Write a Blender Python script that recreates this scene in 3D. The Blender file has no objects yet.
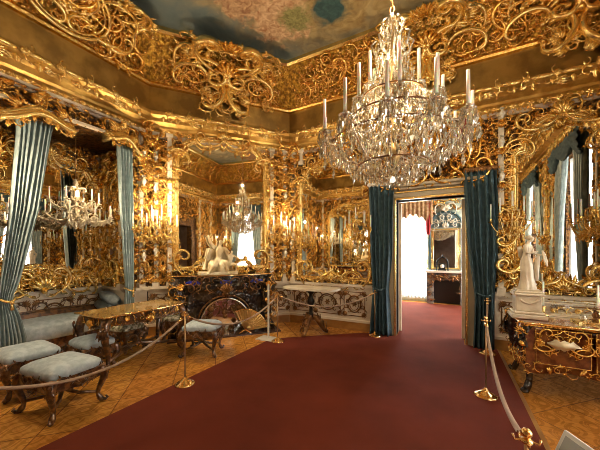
import bpy, math, random
import numpy as np
from mathutils import Vector, Matrix
PI = math.pi
S = bpy.context.scene
COL = S.collection
R = random.Random(7)

# ---------------------------------------------------------------- camera
TH = math.radians(28.2)
cd = bpy.data.cameras.new('camera')
cam = bpy.data.objects.new('camera', cd); COL.objects.link(cam)
cam.location = (0, 0, 1.6)
cam.rotation_euler = (PI/2, 0, TH)
cd.sensor_width = 36; cd.lens = 280/600*36
cd.shift_y = 28/600
cd.clip_start = 0.02
S.camera = cam
# ---------------------------------------------------------------- world, light, exposure
w = bpy.data.worlds.new('world'); S.world = w; w.use_nodes = True
w.node_tree.nodes['Background'].inputs[0].default_value = (0.80, 0.90, 1.0, 1)
w.node_tree.nodes['Background'].inputs[1].default_value = 1.2
S.view_settings.view_transform = 'Standard'; S.view_settings.look = 'None'
S.view_settings.gamma = 1; S.view_settings.use_curve_mapping = False
S.view_settings.exposure = 0.0
S.cycles.caustics_reflective = False; S.cycles.caustics_refractive = False
S.cycles.max_bounces = 9; S.cycles.glossy_bounces = 6; S.cycles.diffuse_bounces = 3
S.cycles.transmission_bounces = 4; S.cycles.transparent_max_bounces = 16
S.cycles.sample_clamp_indirect = 6.0; S.cycles.sample_clamp_direct = 30
S.cycles.blur_glossy = 0.4; S.cycles.filter_width = 0.9; S.cycles.use_adaptive_sampling = False

def area(name, loc, direction, sx, sy, power, col):
    l = bpy.data.lights.new(name, 'AREA'); l.shape = 'RECTANGLE'; l.size = sx; l.size_y = sy
    l.energy = power; l.color = col
    o = bpy.data.objects.new(name, l); COL.objects.link(o); o.location = loc
    o.rotation_euler = Vector(direction).to_track_quat('-Z', 'Y').to_euler(); return o
def lamp(name, loc, power, col=(1, .66, .33), r=.03, parent=None):
    l = bpy.data.lights.new(name, 'POINT'); l.energy = power; l.color = col; l.shadow_soft_size = r
    o = bpy.data.objects.new(name, l); COL.objects.link(o); o.location = loc
    if parent: o.parent = parent
    return o
WARM = (1, .80, .52)
# daylight behind the sheer curtains of the two windows, and of the window in the next room
area('window_light', (2.42, 4.25, 1.95), (-1, 0, -.05), .9, 3.0, 110, (1, .97, .93))
area('window_light', (2.42, 1.65, 1.95), (-1, 0, -.05), .9, 3.0, 190, (1, .97, .93))
area('window_light', (-1.15, 10.55, 1.9), (0, -1, -.1), 1.0, 2.6, 1300, (.93, .97, 1.0))
area('window_light', (3.3, 8.2, 2.2), (-1, 0, -.25), 1.6, 2.4, 420, (.95, .97, 1.0))

# ---------------------------------------------------------------- materials
def mat(name, col=(.8, .8, .8), rough=.5, metal=0., bump=None, col2=None, cscale=8, trans=None, emit=None, coat=0, cw=(.4, .6), coords='Object', detail=6):
    m = bpy.data.materials.new(name); m.use_nodes = True
    nt = m.node_tree; b = nt.nodes['Principled BSDF']
    b.inputs['Base Color'].default_value = (*col, 1); b.inputs['Roughness'].default_value = rough
    b.inputs['Metallic'].default_value = metal
    if coat: b.inputs['Coat Weight'].default_value = coat; b.inputs['Coat Roughness'].default_value = .08
    tc = nt.nodes.new('ShaderNodeTexCoord')
    if col2:
        n = nt.nodes.new('ShaderNodeTexNoise'); n.inputs['Scale'].default_value = cscale; n.inputs['Detail'].default_value = detail
        r = nt.nodes.new('ShaderNodeValToRGB')
        r.color_ramp.elements[0].position = cw[0]; r.color_ramp.elements[1].position = cw[1]
        r.color_ramp.elements[0].color = (*col, 1); r.color_ramp.elements[1].color = (*col2, 1)
        nt.links.new(tc.outputs[coords], n.inputs['Vector']); nt.links.new(n.outputs['Fac'], r.inputs[0])
        nt.links.new(r.outputs[0], b.inputs['Base Color'])
    if bump:
        kind, sc, st, dist = bump
        if kind == 'n':
            t = nt.nodes.new('ShaderNodeTexNoise'); t.inputs['Scale'].default_value = sc; t.inputs['Detail'].default_value = 4; out = t.outputs['Fac']
        else:
            t = nt.nodes.new('ShaderNodeTexVoronoi'); t.inputs['Scale'].default_value = sc; out = t.outputs['Distance']
        bp = nt.nodes.new('ShaderNodeBump'); bp.inputs['Strength'].default_value = st; bp.inputs['Distance'].default_value = dist
        nt.links.new(tc.outputs[coords], t.inputs['Vector']); nt.links.new(out, bp.inputs['Height']); nt.links.new(bp.outputs[0], b.inputs['Normal'])
    if emit:
        b.inputs['Emission Color'].default_value = (*emit[0], 1); b.inputs['Emission Strength'].default_value = emit[1]
    return m
GOLD = mat('gilding', (.98, .66, .20), .24, .92, ('n', 45, .35, .01), (.70, .37, .07), 30)
GOLDR = mat('bright_gilding', (1.0, .74, .28), .2, .88, ('n', 40, .3, .01))
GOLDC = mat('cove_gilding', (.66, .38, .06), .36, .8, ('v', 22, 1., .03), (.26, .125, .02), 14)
CREVICE = mat('crevice_shade_ground', (.035, .013, .005), .42, .5, ('v', 30, .9, .02), (.22, .10, .022), 16)  # dark wall ground: shade in the carving's crevices put into the colour
BAND = mat('bronze_band', (.24, .145, .04), .33, .7, ('n', 30, .2, .01), (.42, .26, .07), 3)
CORN = mat('darker_cornice_gilding', (.42, .24, .06), .3, .8, ('n', 8, .15, .01), (.66, .42, .12), 5)  # darker, mottled gilding behind the bright cornice carving
CREAM = mat('cream_lacquer', (.72, .58, .42), .35, 0, ('n', 20, .1, .01), (.80, .66, .50), 3)
PINK = mat('rose_grey_panel', (.36, .24, .18), .5, 0, None, (.46, .33, .25), 4)
MIRROR = mat('mirror_silver', (.90, .86, .78), .015, 1.)
MARBLE = mat('white_marble', (.80, .70, .55), .4, 0, None, (.62, .50, .36), 5)
VEIN = mat('veined_marble', (.62, .52, .36), .15, 0, None, (.28, .20, .12), 7, coat=.5)
TEAL = mat('teal_velvet', (.026, .058, .075), .7, 0, ('n', 90, .2, .005), (.05, .095, .115), 12)
BLUE = mat('blue_grey_silk', (.30, .38, .39), .42, 0, ('n', 120, .2, .003), (.42, .50, .50), 10)
SEAT = mat('pale_blue_damask', (.36, .43, .48), .45, 0, ('n', 60, .3, .004), (.50, .57, .61), 16)
DWOOD = mat('dark_carved_wood', (.04, .014, .006), .28, .1, ('n', 30, .4, .012), (.20, .08, .02), 16, coat=.9)
LACQ = mat('red_tortoiseshell_lacquer', (.10, .018, .008), .14, 0, ('n', 9, .15, .01), (.22, .055, .015), 12, coat=1)
BLACKM = mat('dark_lapis_and_bronze', (.016, .013, .016), .22, .2, ('v', 18, .8, .02), (.07, .042, .022), 7, coat=.6)
LAPIS = mat('lapis_blue', (.02, .03, .30), .2, 0, None, (.04, .05, .5), 20)
BRASS = mat('polished_brass', (.95, .66, .30), .14, 1.)
CHROME = mat('polished_steel', (.85, .85, .85), .08, 1.)
ROPE = mat('beige_rope', (.36, .23, .14), .7, 0, ('n', 200, .5, .004))
WAX = mat('candle_wax', (.97, .92, .78), .4)
WAX.node_tree.nodes['Principled BSDF'].inputs['Subsurface Weight'].default_value = .4
PORC = mat('white_porcelain', (.85, .80, .72), .15, 0, None, (.75, .62, .45), 30, coat=.5)
REDM = mat('dark_red_enamel', (.20, .02, .015), .3)
REDC = mat('red_velvet', (.45, .02, .02), .7)
INK = mat('black_iron', (.02, .018, .016), .3, .5)
WHITE = mat('white_board', (.85, .84, .82), .35)
GREYP = mat('grey_print', (.40, .42, .44), .3)
ACRY = mat('pale_perspex', (.66, .60, .50), .25)
EMBR = mat('flowered_needlework', (.66, .60, .46), .8, 0, None, (.16, .15, .07), 22)
PALEG = mat('pale_green_panel', (.42, .46, .34), .4, 0, None, (.62, .60, .46), 6)
WHITEP = mat('grey_white_paint', (.42, .33, .22), .35, 0, ('n', 12, .1, .01))

def nmat(name):
    m = bpy.data.materials.new(name); m.use_nodes = True; nt = m.node_tree
    return m, nt, nt.nodes['Principled BSDF'], lambda t, **k: _n(nt, t, **k)
def _n(nt, t, **k):
    n = nt.nodes.new('ShaderNode'+t)
    for a, v in k.items():
        if a in n.inputs: n.inputs[a].default_value = v
        else: setattr(n, a, v)
    return n
# crystal: cheap glass - clear, bright reflections, a warm glow put into its tint
m, nt, b, N = nmat('cut_crystal'); CRYS = m
gl = N('BsdfGlossy'); gl.inputs['Color'].default_value = (1, .94, .82, 1); gl.inputs['Roughness'].default_value = .10
tr = N('BsdfTransparent'); tr.inputs[0].default_value = (.90, .86, .78, 1)
df = N('BsdfDiffuse'); df.inputs[0].default_value = (.80, .74, .62, 1)
m1 = N('MixShader'); m1.inputs[0].default_value = .30
m2 = N('MixShader'); m2.inputs[0].default_value = .30
nt.links.new(gl.outputs[0], m1.inputs[1]); nt.links.new(df.outputs[0], m1.inputs[2])
nt.links.new(m1.outputs[0], m2.inputs[1]); nt.links.new(tr.outputs[0], m2.inputs[2])
nt.links.new(m2.outputs[0], nt.nodes['Material Output'].inputs[0])
# sheer curtain
m, nt, b, N = nmat('sheer_white_voile'); SHEER = m
tl = N('BsdfTranslucent'); tl.inputs[0].default_value = (.95, .95, .93, 1)
tr = N('BsdfTransparent'); df = N('BsdfDiffuse'); df.inputs[0].default_value = (.9, .9, .88, 1)
m1 = N('MixShader'); m1.inputs[0].default_value = .3
m2 = N('MixShader'); m2.inputs[0].default_value = .30
nt.links.new(tl.outputs[0], m1.inputs[1]); nt.links.new(df.outputs[0], m1.inputs[2])
nt.links.new(m1.outputs[0], m2.inputs[1]); nt.links.new(tr.outputs[0], m2.inputs[2])
nt.links.new(m2.outputs[0], nt.nodes['Material Output'].inputs[0])
# window glass
m, nt, b, N = nmat('window_glass'); GLASS = m
tr = N('BsdfTransparent'); gl = N('BsdfGlossy'); gl.inputs['Roughness'].default_value = .02
m2 = N('MixShader'); m2.inputs[0].default_value = .06
nt.links.new(tr.outputs[0], m2.inputs[1]); nt.links.new(gl.outputs[0], m2.inputs[2]); nt.links.new(m2.outputs[0], nt.nodes['Material Output'].inputs[0])
# globe
m, nt, b, N = nmat('lit_glass_globe'); GLOBE = m
b.inputs['Base Color'].default_value = (.9, .9, .9, 1); b.inputs['Emission Color'].default_value = (1, .86, .66, 1); b.inputs['Emission Strength'].default_value = 1.1
m, nt, b, N = nmat('lamp_bulb'); BULB = m
b.inputs['Emission Color'].default_value = (1, .80, .5, 1); b.inputs['Emission Strength'].default_value = 30
# carpet
m, nt, b, N = nmat('red_carpet_pile'); CARPET = m
tc = N('TexCoord'); n1 = N('TexNoise', Scale=420., Detail=2.); n2 = N('TexNoise', Scale=1.3, Detail=5.)
mx = N('Mix', data_type='RGBA'); mx.inputs[6].default_value = (.055, .009, .004, 1); mx.inputs[7].default_value = (.24, .042, .018, 1)
ad = N('Math', operation='MULTIPLY_ADD'); ad.inputs[1].default_value = .5
nt.links.new(tc.outputs['Object'], n1.inputs['Vector']); nt.links.new(tc.outputs['Object'], n2.inputs['Vector'])
nt.links.new(n1.outputs['Fac'], ad.inputs[0]); nt.links.new(n2.outputs['Fac'], ad.inputs[2])
sb = N('Math', operation='SUBTRACT'); sb.inputs[1].default_value = .25
nt.links.new(ad.outputs[0], sb.inputs[0]); nt.links.new(sb.outputs[0], mx.inputs[0]); nt.links.new(mx.outputs[2], b.inputs['Base Color'])
b.inputs['Roughness'].default_value = .95; b.inputs['Specular IOR Level'].default_value = .15
bp = N('Bump', Strength=.6, Distance=.006); nt.links.new(n1.outputs['Fac'], bp.inputs['Height']); nt.links.new(bp.outputs[0], b.inputs['Normal'])
# parquet: rotated star panels with darker inlay lines
m, nt, b, N = nmat('inlaid_parquet'); PARQ = m
tc = N('TexCoord'); mp = N('Mapping'); mp.inputs['Rotation'].default_value = (0, 0, PI/4)
nt.links.new(tc.outputs['Object'], mp.inputs[0])
bk = N('TexBrick', Scale=1.0); bk.inputs['Color1'].default_value = (.72, .33, .06, 1); bk.inputs['Color2'].default_value = (.54, .21, .035, 1); bk.inputs['Mortar'].default_value = (.30, .12, .03, 1)
bk.inputs['Mortar Size'].default_value = .007; bk.inputs['Brick Width'].default_value = .5; bk.inputs['Row Height'].default_value = .5; bk.offset = 0
ns = N('TexNoise', Scale=3., Detail=8.); mp2 = N('Mapping'); mp2.inputs['Scale'].default_value = (1, 12, 1)
nt.links.new(tc.outputs['Object'], mp2.inputs[0]); nt.links.new(mp2.outputs[0], ns.inputs['Vector'])
mg = N('TexMagic', Scale=3.0, Distortion=2.4); mg.turbulence_depth = 3
nt.links.new(mp.outputs[0], bk.inputs['Vector']); nt.links.new(mp.outputs[0], mg.inputs['Vector'])
mr = N('ValToRGB'); mr.color_ramp.elements[0].position = .44; mr.color_ramp.elements[0].color = (.35, .28, .2, 1); mr.color_ramp.elements[1].position = .50; mr.color_ramp.elements[1].color = (1, 1, 1, 1)
nt.links.new(mg.outputs['Fac'], mr.inputs[0])
x1 = N('Mix', data_type='RGBA', blend_type='MULTIPLY'); x1.inputs[0].default_value = .42
nt.links.new(bk.outputs['Color'], x1.inputs[6]); nt.links.new(mr.outputs[0], x1.inputs[7])
x2 = N('Mix', data_type='RGBA', blend_type='OVERLAY'); x2.inputs[0].default_value = .5
nt.links.new(x1.outputs[2], x2.inputs[6]); nt.links.new(ns.outputs['Fac'], x2.inputs[7]); nt.links.new(x2.outputs[2], b.inputs['Base Color'])
b.inputs['Roughness'].default_value = .22
# marquetry table top
m, nt, b, N = nmat('brass_marquetry'); MARQ = m
tc = N('TexCoord'); vo = N('TexMagic', Scale=22., Distortion=2.6); vo.turbulence_depth = 4
rp = N('ValToRGB'); rp.color_ramp.elements[0].position = .35; rp.color_ramp.elements[0].color = (.16, .06, .015, 1); rp.color_ramp.elements[1].position = .5; rp.color_ramp.elements[1].color = (.95, .62, .20, 1)
nt.links.new(tc.outputs['Object'], vo.inputs['Vector']); nt.links.new(vo.outputs['Fac'], rp.inputs[0]); nt.links.new(rp.outputs[0], b.inputs['Base Color'])
b.inputs['Metallic'].default_value = .5; b.inputs['Roughness'].default_value = .22; b.inputs['Coat Weight'].default_value = .5
# painted ceiling
m, nt, b, N = nmat('painted_ceiling'); PAINT = m
tc = N('TexCoord'); nz = N('TexNoise', Scale=1.1, Detail=7., Distortion=.8)
nt.links.new(tc.outputs['Object'], nz.inputs['Vector'])
rp = N('ValToRGB'); cr = rp.color_ramp
cr.elements[0].position = .30; cr.elements[0].color = (.055, .080, .080, 1); cr.elements[1].position = .75; cr.elements[1].color = (.30, .27, .17, 1)
e = cr.elements.new(.48); e.color = (.12, .15, .145, 1)
nt.links.new(nz.outputs['Fac'], rp.inputs[0]); last = rp.outputs[0]
def blob(last, c, r, colA, colB, sc, ed=.35, stre=(1, 1)):
    sub = N('VectorMath', operation='SUBTRACT'); sub.inputs[1].default_value = (c[0], c[1], 0)
    nt.links.new(tc.outputs['Object'], sub.inputs[0])
    ml = N('VectorMath', operation='MULTIPLY'); ml.inputs[1].default_value = (1/(r*stre[0]), 1/(r*stre[1]), 0)
    nt.links.new(sub.outputs[0], ml.inputs[0])
    ln = N('VectorMath', operation='LENGTH'); nt.links.new(ml.outputs[0], ln.inputs[0])
    nn = N('TexNoise', Scale=sc, Detail=6., Distortion=.6); nt.links.new(tc.outputs['Object'], nn.inputs['Vector'])
    ma = N('Math', operation='MULTIPLY_ADD'); ma.inputs[1].default_value = -1.6; 
    nt.links.new(nn.outputs['Fac'], ma.inputs[0]); nt.links.new(ln.outputs['Value'], ma.inputs[2])
    mr = N('MapRange'); mr.inputs['From Min'].default_value = 0.0; mr.inputs['From Max'].default_value = ed
    mr.inputs['To Min'].default_value = 1; mr.inputs['To Max'].default_value = 0
    nt.links.new(ma.outputs[0], mr.inputs['Value'])
    n3 = N('TexNoise', Scale=sc*2.2, Detail=4., Distortion=1.); nt.links.new(tc.outputs['Object'], n3.inputs['Vector'])
    r3 = N('ValToRGB'); r3.color_ramp.elements[0].position = .30; r3.color_ramp.elements[1].position = .68
    r3.color_ramp.elements[0].color = (*colA, 1); r3.color_ramp.elements[1].color = (*colB, 1)
    nt.links.new(n3.outputs['Fac'], r3.inputs[0])
    mx = N('Mix', data_type='RGBA'); nt.links.new(mr.outputs[0], mx.inputs[0]); nt.links.new(last, mx.inputs[6]); nt.links.new(r3.outputs[0], mx.inputs[7])
    return mx.outputs[2]
last = blob(last, (-1.5, 3.5), 1.35, (.24, .14, .04), (.52, .37, .16), 2.2, .8)
last = blob(last, (-.7, 1.5), 1.3, (.18, .12, .05), (.46, .36, .20), 1.3, .9)
last = blob(last, (-3.2, 1.2), 1.2, (.05, .08, .08), (.38, .27, .13), 1.6, .4)
last = blob(last, (-2.55, 4.05), .55, (.40, .17, .07), (.80, .55, .32), 5, .3)
last = blob(last, (-3.0, 3.5), .38, (.30, .13, .06), (.66, .42, .22), 6, .3)
last = blob(last, (-2.0, 3.4), .42, (.34, .16, .08), (.80, .56, .36), 6, .3)
last = blob(last, (-2.35, 4.2), .24, (.16, .14, .04), (.36, .32, .12), 9, .6)
last = blob(last, (-1.75, 4.3), .26, (.02, .055, .06), (.05, .11, .11), 5, .6)
last = blob(last, (.3, 4.6), .7, (.012, .035, .028), (.03, .065, .05), 3, .3)
last = blob(last, (.9, 2.6), .7, (.20, .05, .02), (.5, .32, .16), 4, .3)
nt.links.new(last, b.inputs['Base Color']); b.inputs['Roughness'].default_value = .7
# ---------------------------------------------------------------- mesh kit
class MB:
    def __init__(s): s.V = []; s.Q = []; s.T = []; s.n = 0; s.qs = []; s.ts = []
    def add(s, V, Q=None, T=None, smooth=True):
        V = np.asarray(V, float).reshape(-1, 3)
        s.V.append(V)
        if Q is not None and len(Q): Q = np.asarray(Q, int).reshape(-1, 4); s.Q.append(Q+s.n); s.qs.append(np.full(len(Q), smooth))
        if T is not None and len(T): T = np.asarray(T, int).reshape(-1, 3); s.T.append(T+s.n); s.ts.append(np.full(len(T), smooth))
        s.n += len(V); return s
    def proto(s):
        V = np.concatenate(s.V)
        Q = np.concatenate(s.Q) if s.Q else np.zeros((0, 4), int); T = np.concatenate(s.T) if s.T else np.zeros((0, 3), int)
        return V, Q, T
    def put(s, p, loc=(0, 0, 0), rot=0., sc=1., flip=False, f=None, zs=1.):
        V, Q, T = p; V = V*np.array([-1 if flip else 1, 1, zs])*sc
        c, si = math.cos(rot), math.sin(rot)
        V = np.stack([V[:, 0]*c-V[:, 1]*si, V[:, 0]*si+V[:, 1]*c, V[:, 2]], 1)+np.array(loc)
        if f: V = f(V)
        if flip: Q = Q[:, ::-1]; T = T[:, ::-1]
        return s.add(V, Q, T)
    def xf(s, M):
        M = np.array(M); s.V = [v@M[:3, :3].T+M[:3, 3] for v in s.V]; return s
    def build(s, name, material, parent=None, bevel=0, sub=0):
        me = bpy.data.meshes.new(name)
        V, Q, T = s.proto()
        me.vertices.add(len(V)); me.vertices.foreach_set('co', V.astype(np.float32).ravel())
        me.loops.add(len(Q)*4+len(T)*3); me.loops.foreach_set('vertex_index', np.concatenate([Q.ravel(), T.ravel()]).astype(np.int32))
        me.polygons.add(len(Q)+len(T))
        st = np.concatenate([np.arange(len(Q))*4, len(Q)*4+np.arange(len(T))*3]).astype(np.int32)
        me.polygons.foreach_set('loop_start', st)
        me.polygons.foreach_set('use_smooth', np.concatenate(s.qs+s.ts+[np.zeros(0, bool)]).astype(bool))
        me.update(calc_edges=True); me.validate()
        me.materials.append(material)
        o = bpy.data.objects.new(name, me); COL.objects.link(o)
        if parent: o.parent = parent
        if bevel:
            md = o.modifiers.new('bevel', 'BEVEL'); md.width = bevel; md.segments = 2; md.limit_method = 'ANGLE'
        if sub:
            md = o.modifiers.new('subd', 'SUBSURF'); md.levels = sub; md.render_levels = sub
        return o
def box(mb, x0, x1, y0, y1, z0, z1):
    V = [(x, y, z) for z in (z0, z1) for y in (y0, y1) for x in (x0, x1)]
    return mb.add(V, [(0, 2, 3, 1), (4, 5, 7, 6), (0, 1, 5, 4), (2, 6, 7, 3), (0, 4, 6, 2), (1, 3, 7, 5)], smooth=False)
def lathe(mb, prof, seg=20, c=(0, 0, 0), smooth=True, sq=1.0, lob=0):
    n = len(prof); a = np.arange(seg)*2*PI/seg
    V = []
    for r, z in prof:
        rr = r*(1+(lob*np.cos(a*8) if lob else 0)); V.append(np.stack([c[0]+rr*np.cos(a), c[1]+rr*np.sin(a)*sq, np.full(seg, c[2]+z)], 1))
    Q = [(i*seg+j, i*seg+(j+1) % seg, (i+1)*seg+(j+1) % seg, (i+1)*seg+j) for i in range(n-1) for j in range(seg)]
    b0 = len(prof)*seg; V = np.concatenate(V+[np.array([[c[0], c[1], c[2]+prof[0][1]], [c[0], c[1], c[2]+prof[-1][1]]])])
    T = [(b0, (j+1) % seg, j) for j in range(seg)]+[(b0+1, (n-1)*seg+j, (n-1)*seg+(j+1) % seg) for j in range(seg)]
    return mb.add(V, Q, T, smooth)
def tube(mb, pts, rad, k=6, flat=1., closed=False):
    P = [Vector(p) for p in pts]; n = len(P)
    if not hasattr(rad, '__len__'): rad = [rad]*n
    T = []
    for i in range(n):
        a = P[(i-1) % n] if closed or i > 0 else P[i]; b = P[(i+1) % n] if closed or i < n-1 else P[i]
        T.append((b-a).normalized() if (b-a).length > 1e-9 else Vector((0, 0, 1)))
    up = Vector((0, 0, 1)) if abs(T[0].z) < .9 else Vector((1, 0, 0))
    u = (up-T[0]*up.dot(T[0])).normalized(); V = []
    for i in range(n):
        u = (u-T[i]*u.dot(T[i])).normalized(); v = T[i].cross(u)
        for j in range(k):
            a = 2*PI*j/k; V.append(P[i]+u*(math.cos(a)*rad[i]*flat)+v*(math.sin(a)*rad[i]))
    m = n if closed else n-1
    Q = [(i*k+j, i*k+(j+1) % k, ((i+1) % n)*k+(j+1) % k, ((i+1) % n)*k+j) for i in range(m) for j in range(k)]
    Tt = []
    if not closed:
        V += [P[0], P[-1]]; c = n*k
        Tt = [(c, (j+1) % k, j) for j in range(k)]+[(c+1, (n-1)*k+j, (n-1)*k+(j+1) % k) for j in range(k)]
    return mb.add([tuple(x) for x in V], Q, Tt)
def ball(mb, c, r, k=8, m=5, sz=1.):
    return lathe(mb, [(max(1e-4, r*math.sin(PI*i/m)), -r*sz*math.cos(PI*i/m)) for i in range(m+1)], k, c)
def prism(mb, poly, z0, z1, f=None):
    """poly: 2D outline (ccw), extruded along 3rd axis; convex-ish fan from centroid"""
    n = len(poly); P = np.array(poly, float); c = P.mean(0)
    V = np.concatenate([np.c_[P, np.full(n, z0)], np.c_[P, np.full(n, z1)], [[c[0], c[1], z0], [c[0], c[1], z1]]])
    Q = [(i, (i+1) % n, n+(i+1) % n, n+i) for i in range(n)]
    T = [(2*n, (i+1) % n, i) for i in range(n)]+[(2*n+1, n+i, n+(i+1) % n) for i in range(n)]
    if f: V = f(V)
    return mb.add(V, Q, T, smooth=False)
def grid(mb, f, nu, nv, smooth=True, closed=False):
    V = [f(i/(nu-1), j/(nv-1)) for i in range(nu) for j in range(nv)]
    Q = [(i*nv+j, (i+1)*nv+j, (i+1)*nv+j+1, i*nv+j+1) for i in range(nu-1) for j in range(nv-1)]
    return mb.add(V, Q, smooth=smooth)
def empty(name, loc=(0, 0, 0), rz=0):
    o = bpy.data.objects.new(name, None); COL.objects.link(o); o.location = loc; o.rotation_euler = (0, 0, rz)
    o.empty_display_size = .1; return o
def tag(o, label, cat, group=None, kind=None):
    o['label'] = label; o['category'] = cat
    if group: o['group'] = group
    if kind: o['kind'] = kind
    return o
def st(o): o['kind'] = 'structure'; return o
def copy_tree(o, parent=None):
    kids = [k for k in bpy.data.objects if k.parent == o]
    c = o.copy(); COL.objects.link(c)
    if parent: c.parent = parent
    for k in kids: copy_tree(k, c)
    return c
# ------------------------------------------------ carved ornament vocabulary (x right, y up, z out of the wall)
def kpath(kf, n=22, a0=0., L=1.):
    x = y = 0.; a = a0; P = []
    for i in range(n):
        s = i/(n-1); P.append((x, y)); a += kf(s)*L/(n-1); x += math.cos(a)*L/(n-1); y += math.sin(a)*L/(n-1)
    P = np.array(P); P -= (P.min(0)+P.max(0))/2; P /= max(np.ptp(P, 0).max(), 1e-6); return P
def leaf(mb, base, ang, L, W, curl=.3, lobes=4, bow=0.):
    nu, nv = 9, 5; c, s = math.cos(ang), math.sin(ang); V = []
    for i in range(nu):
        t = i/(nu-1); w = W*math.sin(PI*(t**.7)*.97+.06)*(.62+.38*abs(math.cos(lobes*PI*t)))
        bx = L*t; by = bow*L*t*t; bz = .16*L*math.sin(PI*t)+curl*L*max(0, t-.6)**1.5
        for j in range(nv):
            q = (j/(nv-1)-.5)*2; x = bx; y = by+q*w*.5; z = bz+.22*W*(1-abs(q))+ (0.02 if j == 2 else 0)*L - .05*W
            V.append((base[0]+x*c-y*s, base[1]+x*s+y*c, (base[2] if len(base) > 2 else 0)+z))
    Q = [(i*nv+j, (i+1)*nv+j, (i+1)*nv+j+1, i*nv+j+1) for i in range(nu-1) for j in range(nv-1)]
    return mb.add(V, Q)
def scroll_proto(kf, r=.055, leaves=(), k=5, a0=0., n=22, tip=True):
    mb = MB(); P = kpath(kf, n, a0); m = len(P)
    rad = [r*(.35+.65*math.sin(PI*min(1, max(0, i/(m-1)))))+.008 for i in range(m)]
    tube(mb, [(p[0], p[1], .05+.05*math.sin(PI*i/(m-1))) for i, p in enumerate(P)], rad, k, 1.3)
    if tip:
        for e in (0, -1): ball(mb, (P[e][0], P[e][1], .06), r*1.1, 6, 4)
    for (t, da, L, W) in leaves:
        i = int(t*(m-2)); d = P[i+1]-P[i]; a = math.atan2(d[1], d[0]); leaf(mb, (P[i][0], P[i][1], .04), a+da, L, W, bow=.3*(1 if da > 0 else -1))
    return mb.proto()
C1 = scroll_proto(lambda s: 3.6+9*abs(2*s-1)**3*1.6, .055, [(.3, -.9, .3, .16), (.6, -1.0, .34, .18), (.85, -1., .22, .12)])
C2 = scroll_proto(lambda s: 3.0+16*max(0, (s-.5))**1.2*1.7, .06, [(.1, .5, .3, .15), (.25, -.7, .35, .2), (.5, -1.1, .3, .16)])
S1 = scroll_proto(lambda s: (14*abs(2*s-1)**1.8)*(1 if s < .5 else -1), .05, [(.35, .8, .3, .16), (.65, -.8, .3, .16), (.5, 1.2, .25, .14)])
S2 = scroll_proto(lambda s: (9*abs(2*s-1)**1.2)*(1 if s < .5 else -1), .06, [(.5, .9, .36, .2), (.52, -.9, .36, .2)])
SP = scroll_proto(lambda s: 2.2+15*s*s, .06, [(.12, -.8, .35, .18), (.3, -1., .34, .18), (.5, -1.1, .25, .13), (.2, .7, .25, .14)], n=28)
PL = scroll_proto(lambda s: 3.2+14*abs(2*s-1)**4, .035, (), k=4, n=16)
def _leafp(L, W, c): 
    mb = MB(); leaf(mb, (-.5, 0), 0, L, W, c); return mb.proto()
LF = _leafp(1, .5, .5)
LF3 = (lambda mb: [leaf(mb, (0, -.4), PI/2+a, .85-.2*abs(a), .34, .4, bow=-.3*a) for a in (-.9, -.45, 0, .45, .9)] and mb.proto())(MB())
ROS = (lambda mb: ([leaf(mb, (0, 0), a*PI/3, .5, .34, .3, 1) for a in range(6)], ball(mb, (0, 0, .1), .14, 7, 4)) and mb.proto())(MB())
BEAD = (lambda mb: ball(mb, (0, 0, .1), .5, 7, 4).proto())(MB())
EGG = (lambda mb: ball(mb, (0, 0, .1), .4, 7, 4).proto())(MB())
def _shell():
    mb = MB()
    for i in range(-3, 4):
        a = PI/2+i*.36; r = .55*(1-.05*abs(i))
        tube(mb, [(0, -.3, .06), (math.cos(a)*r*.5, -.3+math.sin(a)*r*.6, .16), (math.cos(a)*r, -.3+math.sin(a)*r*1.15, .08)], [.03, .07, .085], 5)
    ball(mb, (0, -.33, .1), .1, 6, 4)
    mb.put(PL, (-.28, -.42, 0), 2.2, .35); mb.put(PL, (.28, -.42, 0), -2.2, .35, True)
    return mb.proto()
SH = _shell()
SW = [C1, C2, S1, S2, SP]
def fill(mb, f, x0, x1, y0, y1, n, smin, smax, sym=True, protos=None, seed=1, h=0., inside=None, zs=1.):
    r = random.Random(seed); cx = (x0+x1)/2; pts = []
    protos = protos or [C1, C2, S1, S2, SP, SP, C1, LF3, LF, ROS, S1]
    tries = 0
    while len(pts) < n and tries < n*14:
        tries += 1; t = len(pts)/n; s = smax+(smin-smax)*t**.6; s *= r.uniform(.8, 1.15)
        x = r.uniform(x0, cx if sym else x1); y = r.uniform(y0, y1)
        if inside and not inside(x, y, s): continue
        if any((x-a)**2+(y-b)**2 < (.46*min(s, c))**2 for a, b, c in pts): continue
        pts.append((x, y, s)); p = r.choice(protos); rot = r.uniform(0, 2*PI); hh = h+r.uniform(0, .25)*s*.3
        fl = r.random() < .5
        mb.put(p, (x, y, hh), rot, s, fl, f, zs)
        if sym: mb.put(p, (2*cx-x, y, hh), -rot, s, not fl, f, zs)
def border(mb, f, path, step, s, protos, seed=0, closed=False, side=0, h=0., jitter=.25):
    """ornaments strung along a path (list of 2D points)"""
    r = random.Random(seed); P = [np.array(p, float) for p in path]
    if closed: P = P+[P[0]]
    i = 0; acc = 0.
    for a, b in zip(P[:-1], P[1:]):
        d = b-a; L = np.linalg.norm(d)
        if L < 1e-6: continue
        d /= L; nrm = np.array([-d[1], d[0]]); t = -acc
        while t+step <= L:
            t += step; q = a+d*t+nrm*side; ang = math.atan2(d[1], d[0]); i += 1
            mb.put(protos[i % len(protos)], (q[0], q[1], h), ang+r.uniform(-jitter, jitter)+(PI if i % 2 and jitter > .2 else 0), s*r.uniform(.85, 1.15), i % 2 == 0, f)
        acc = L-t if L-t < step else 0.
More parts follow.
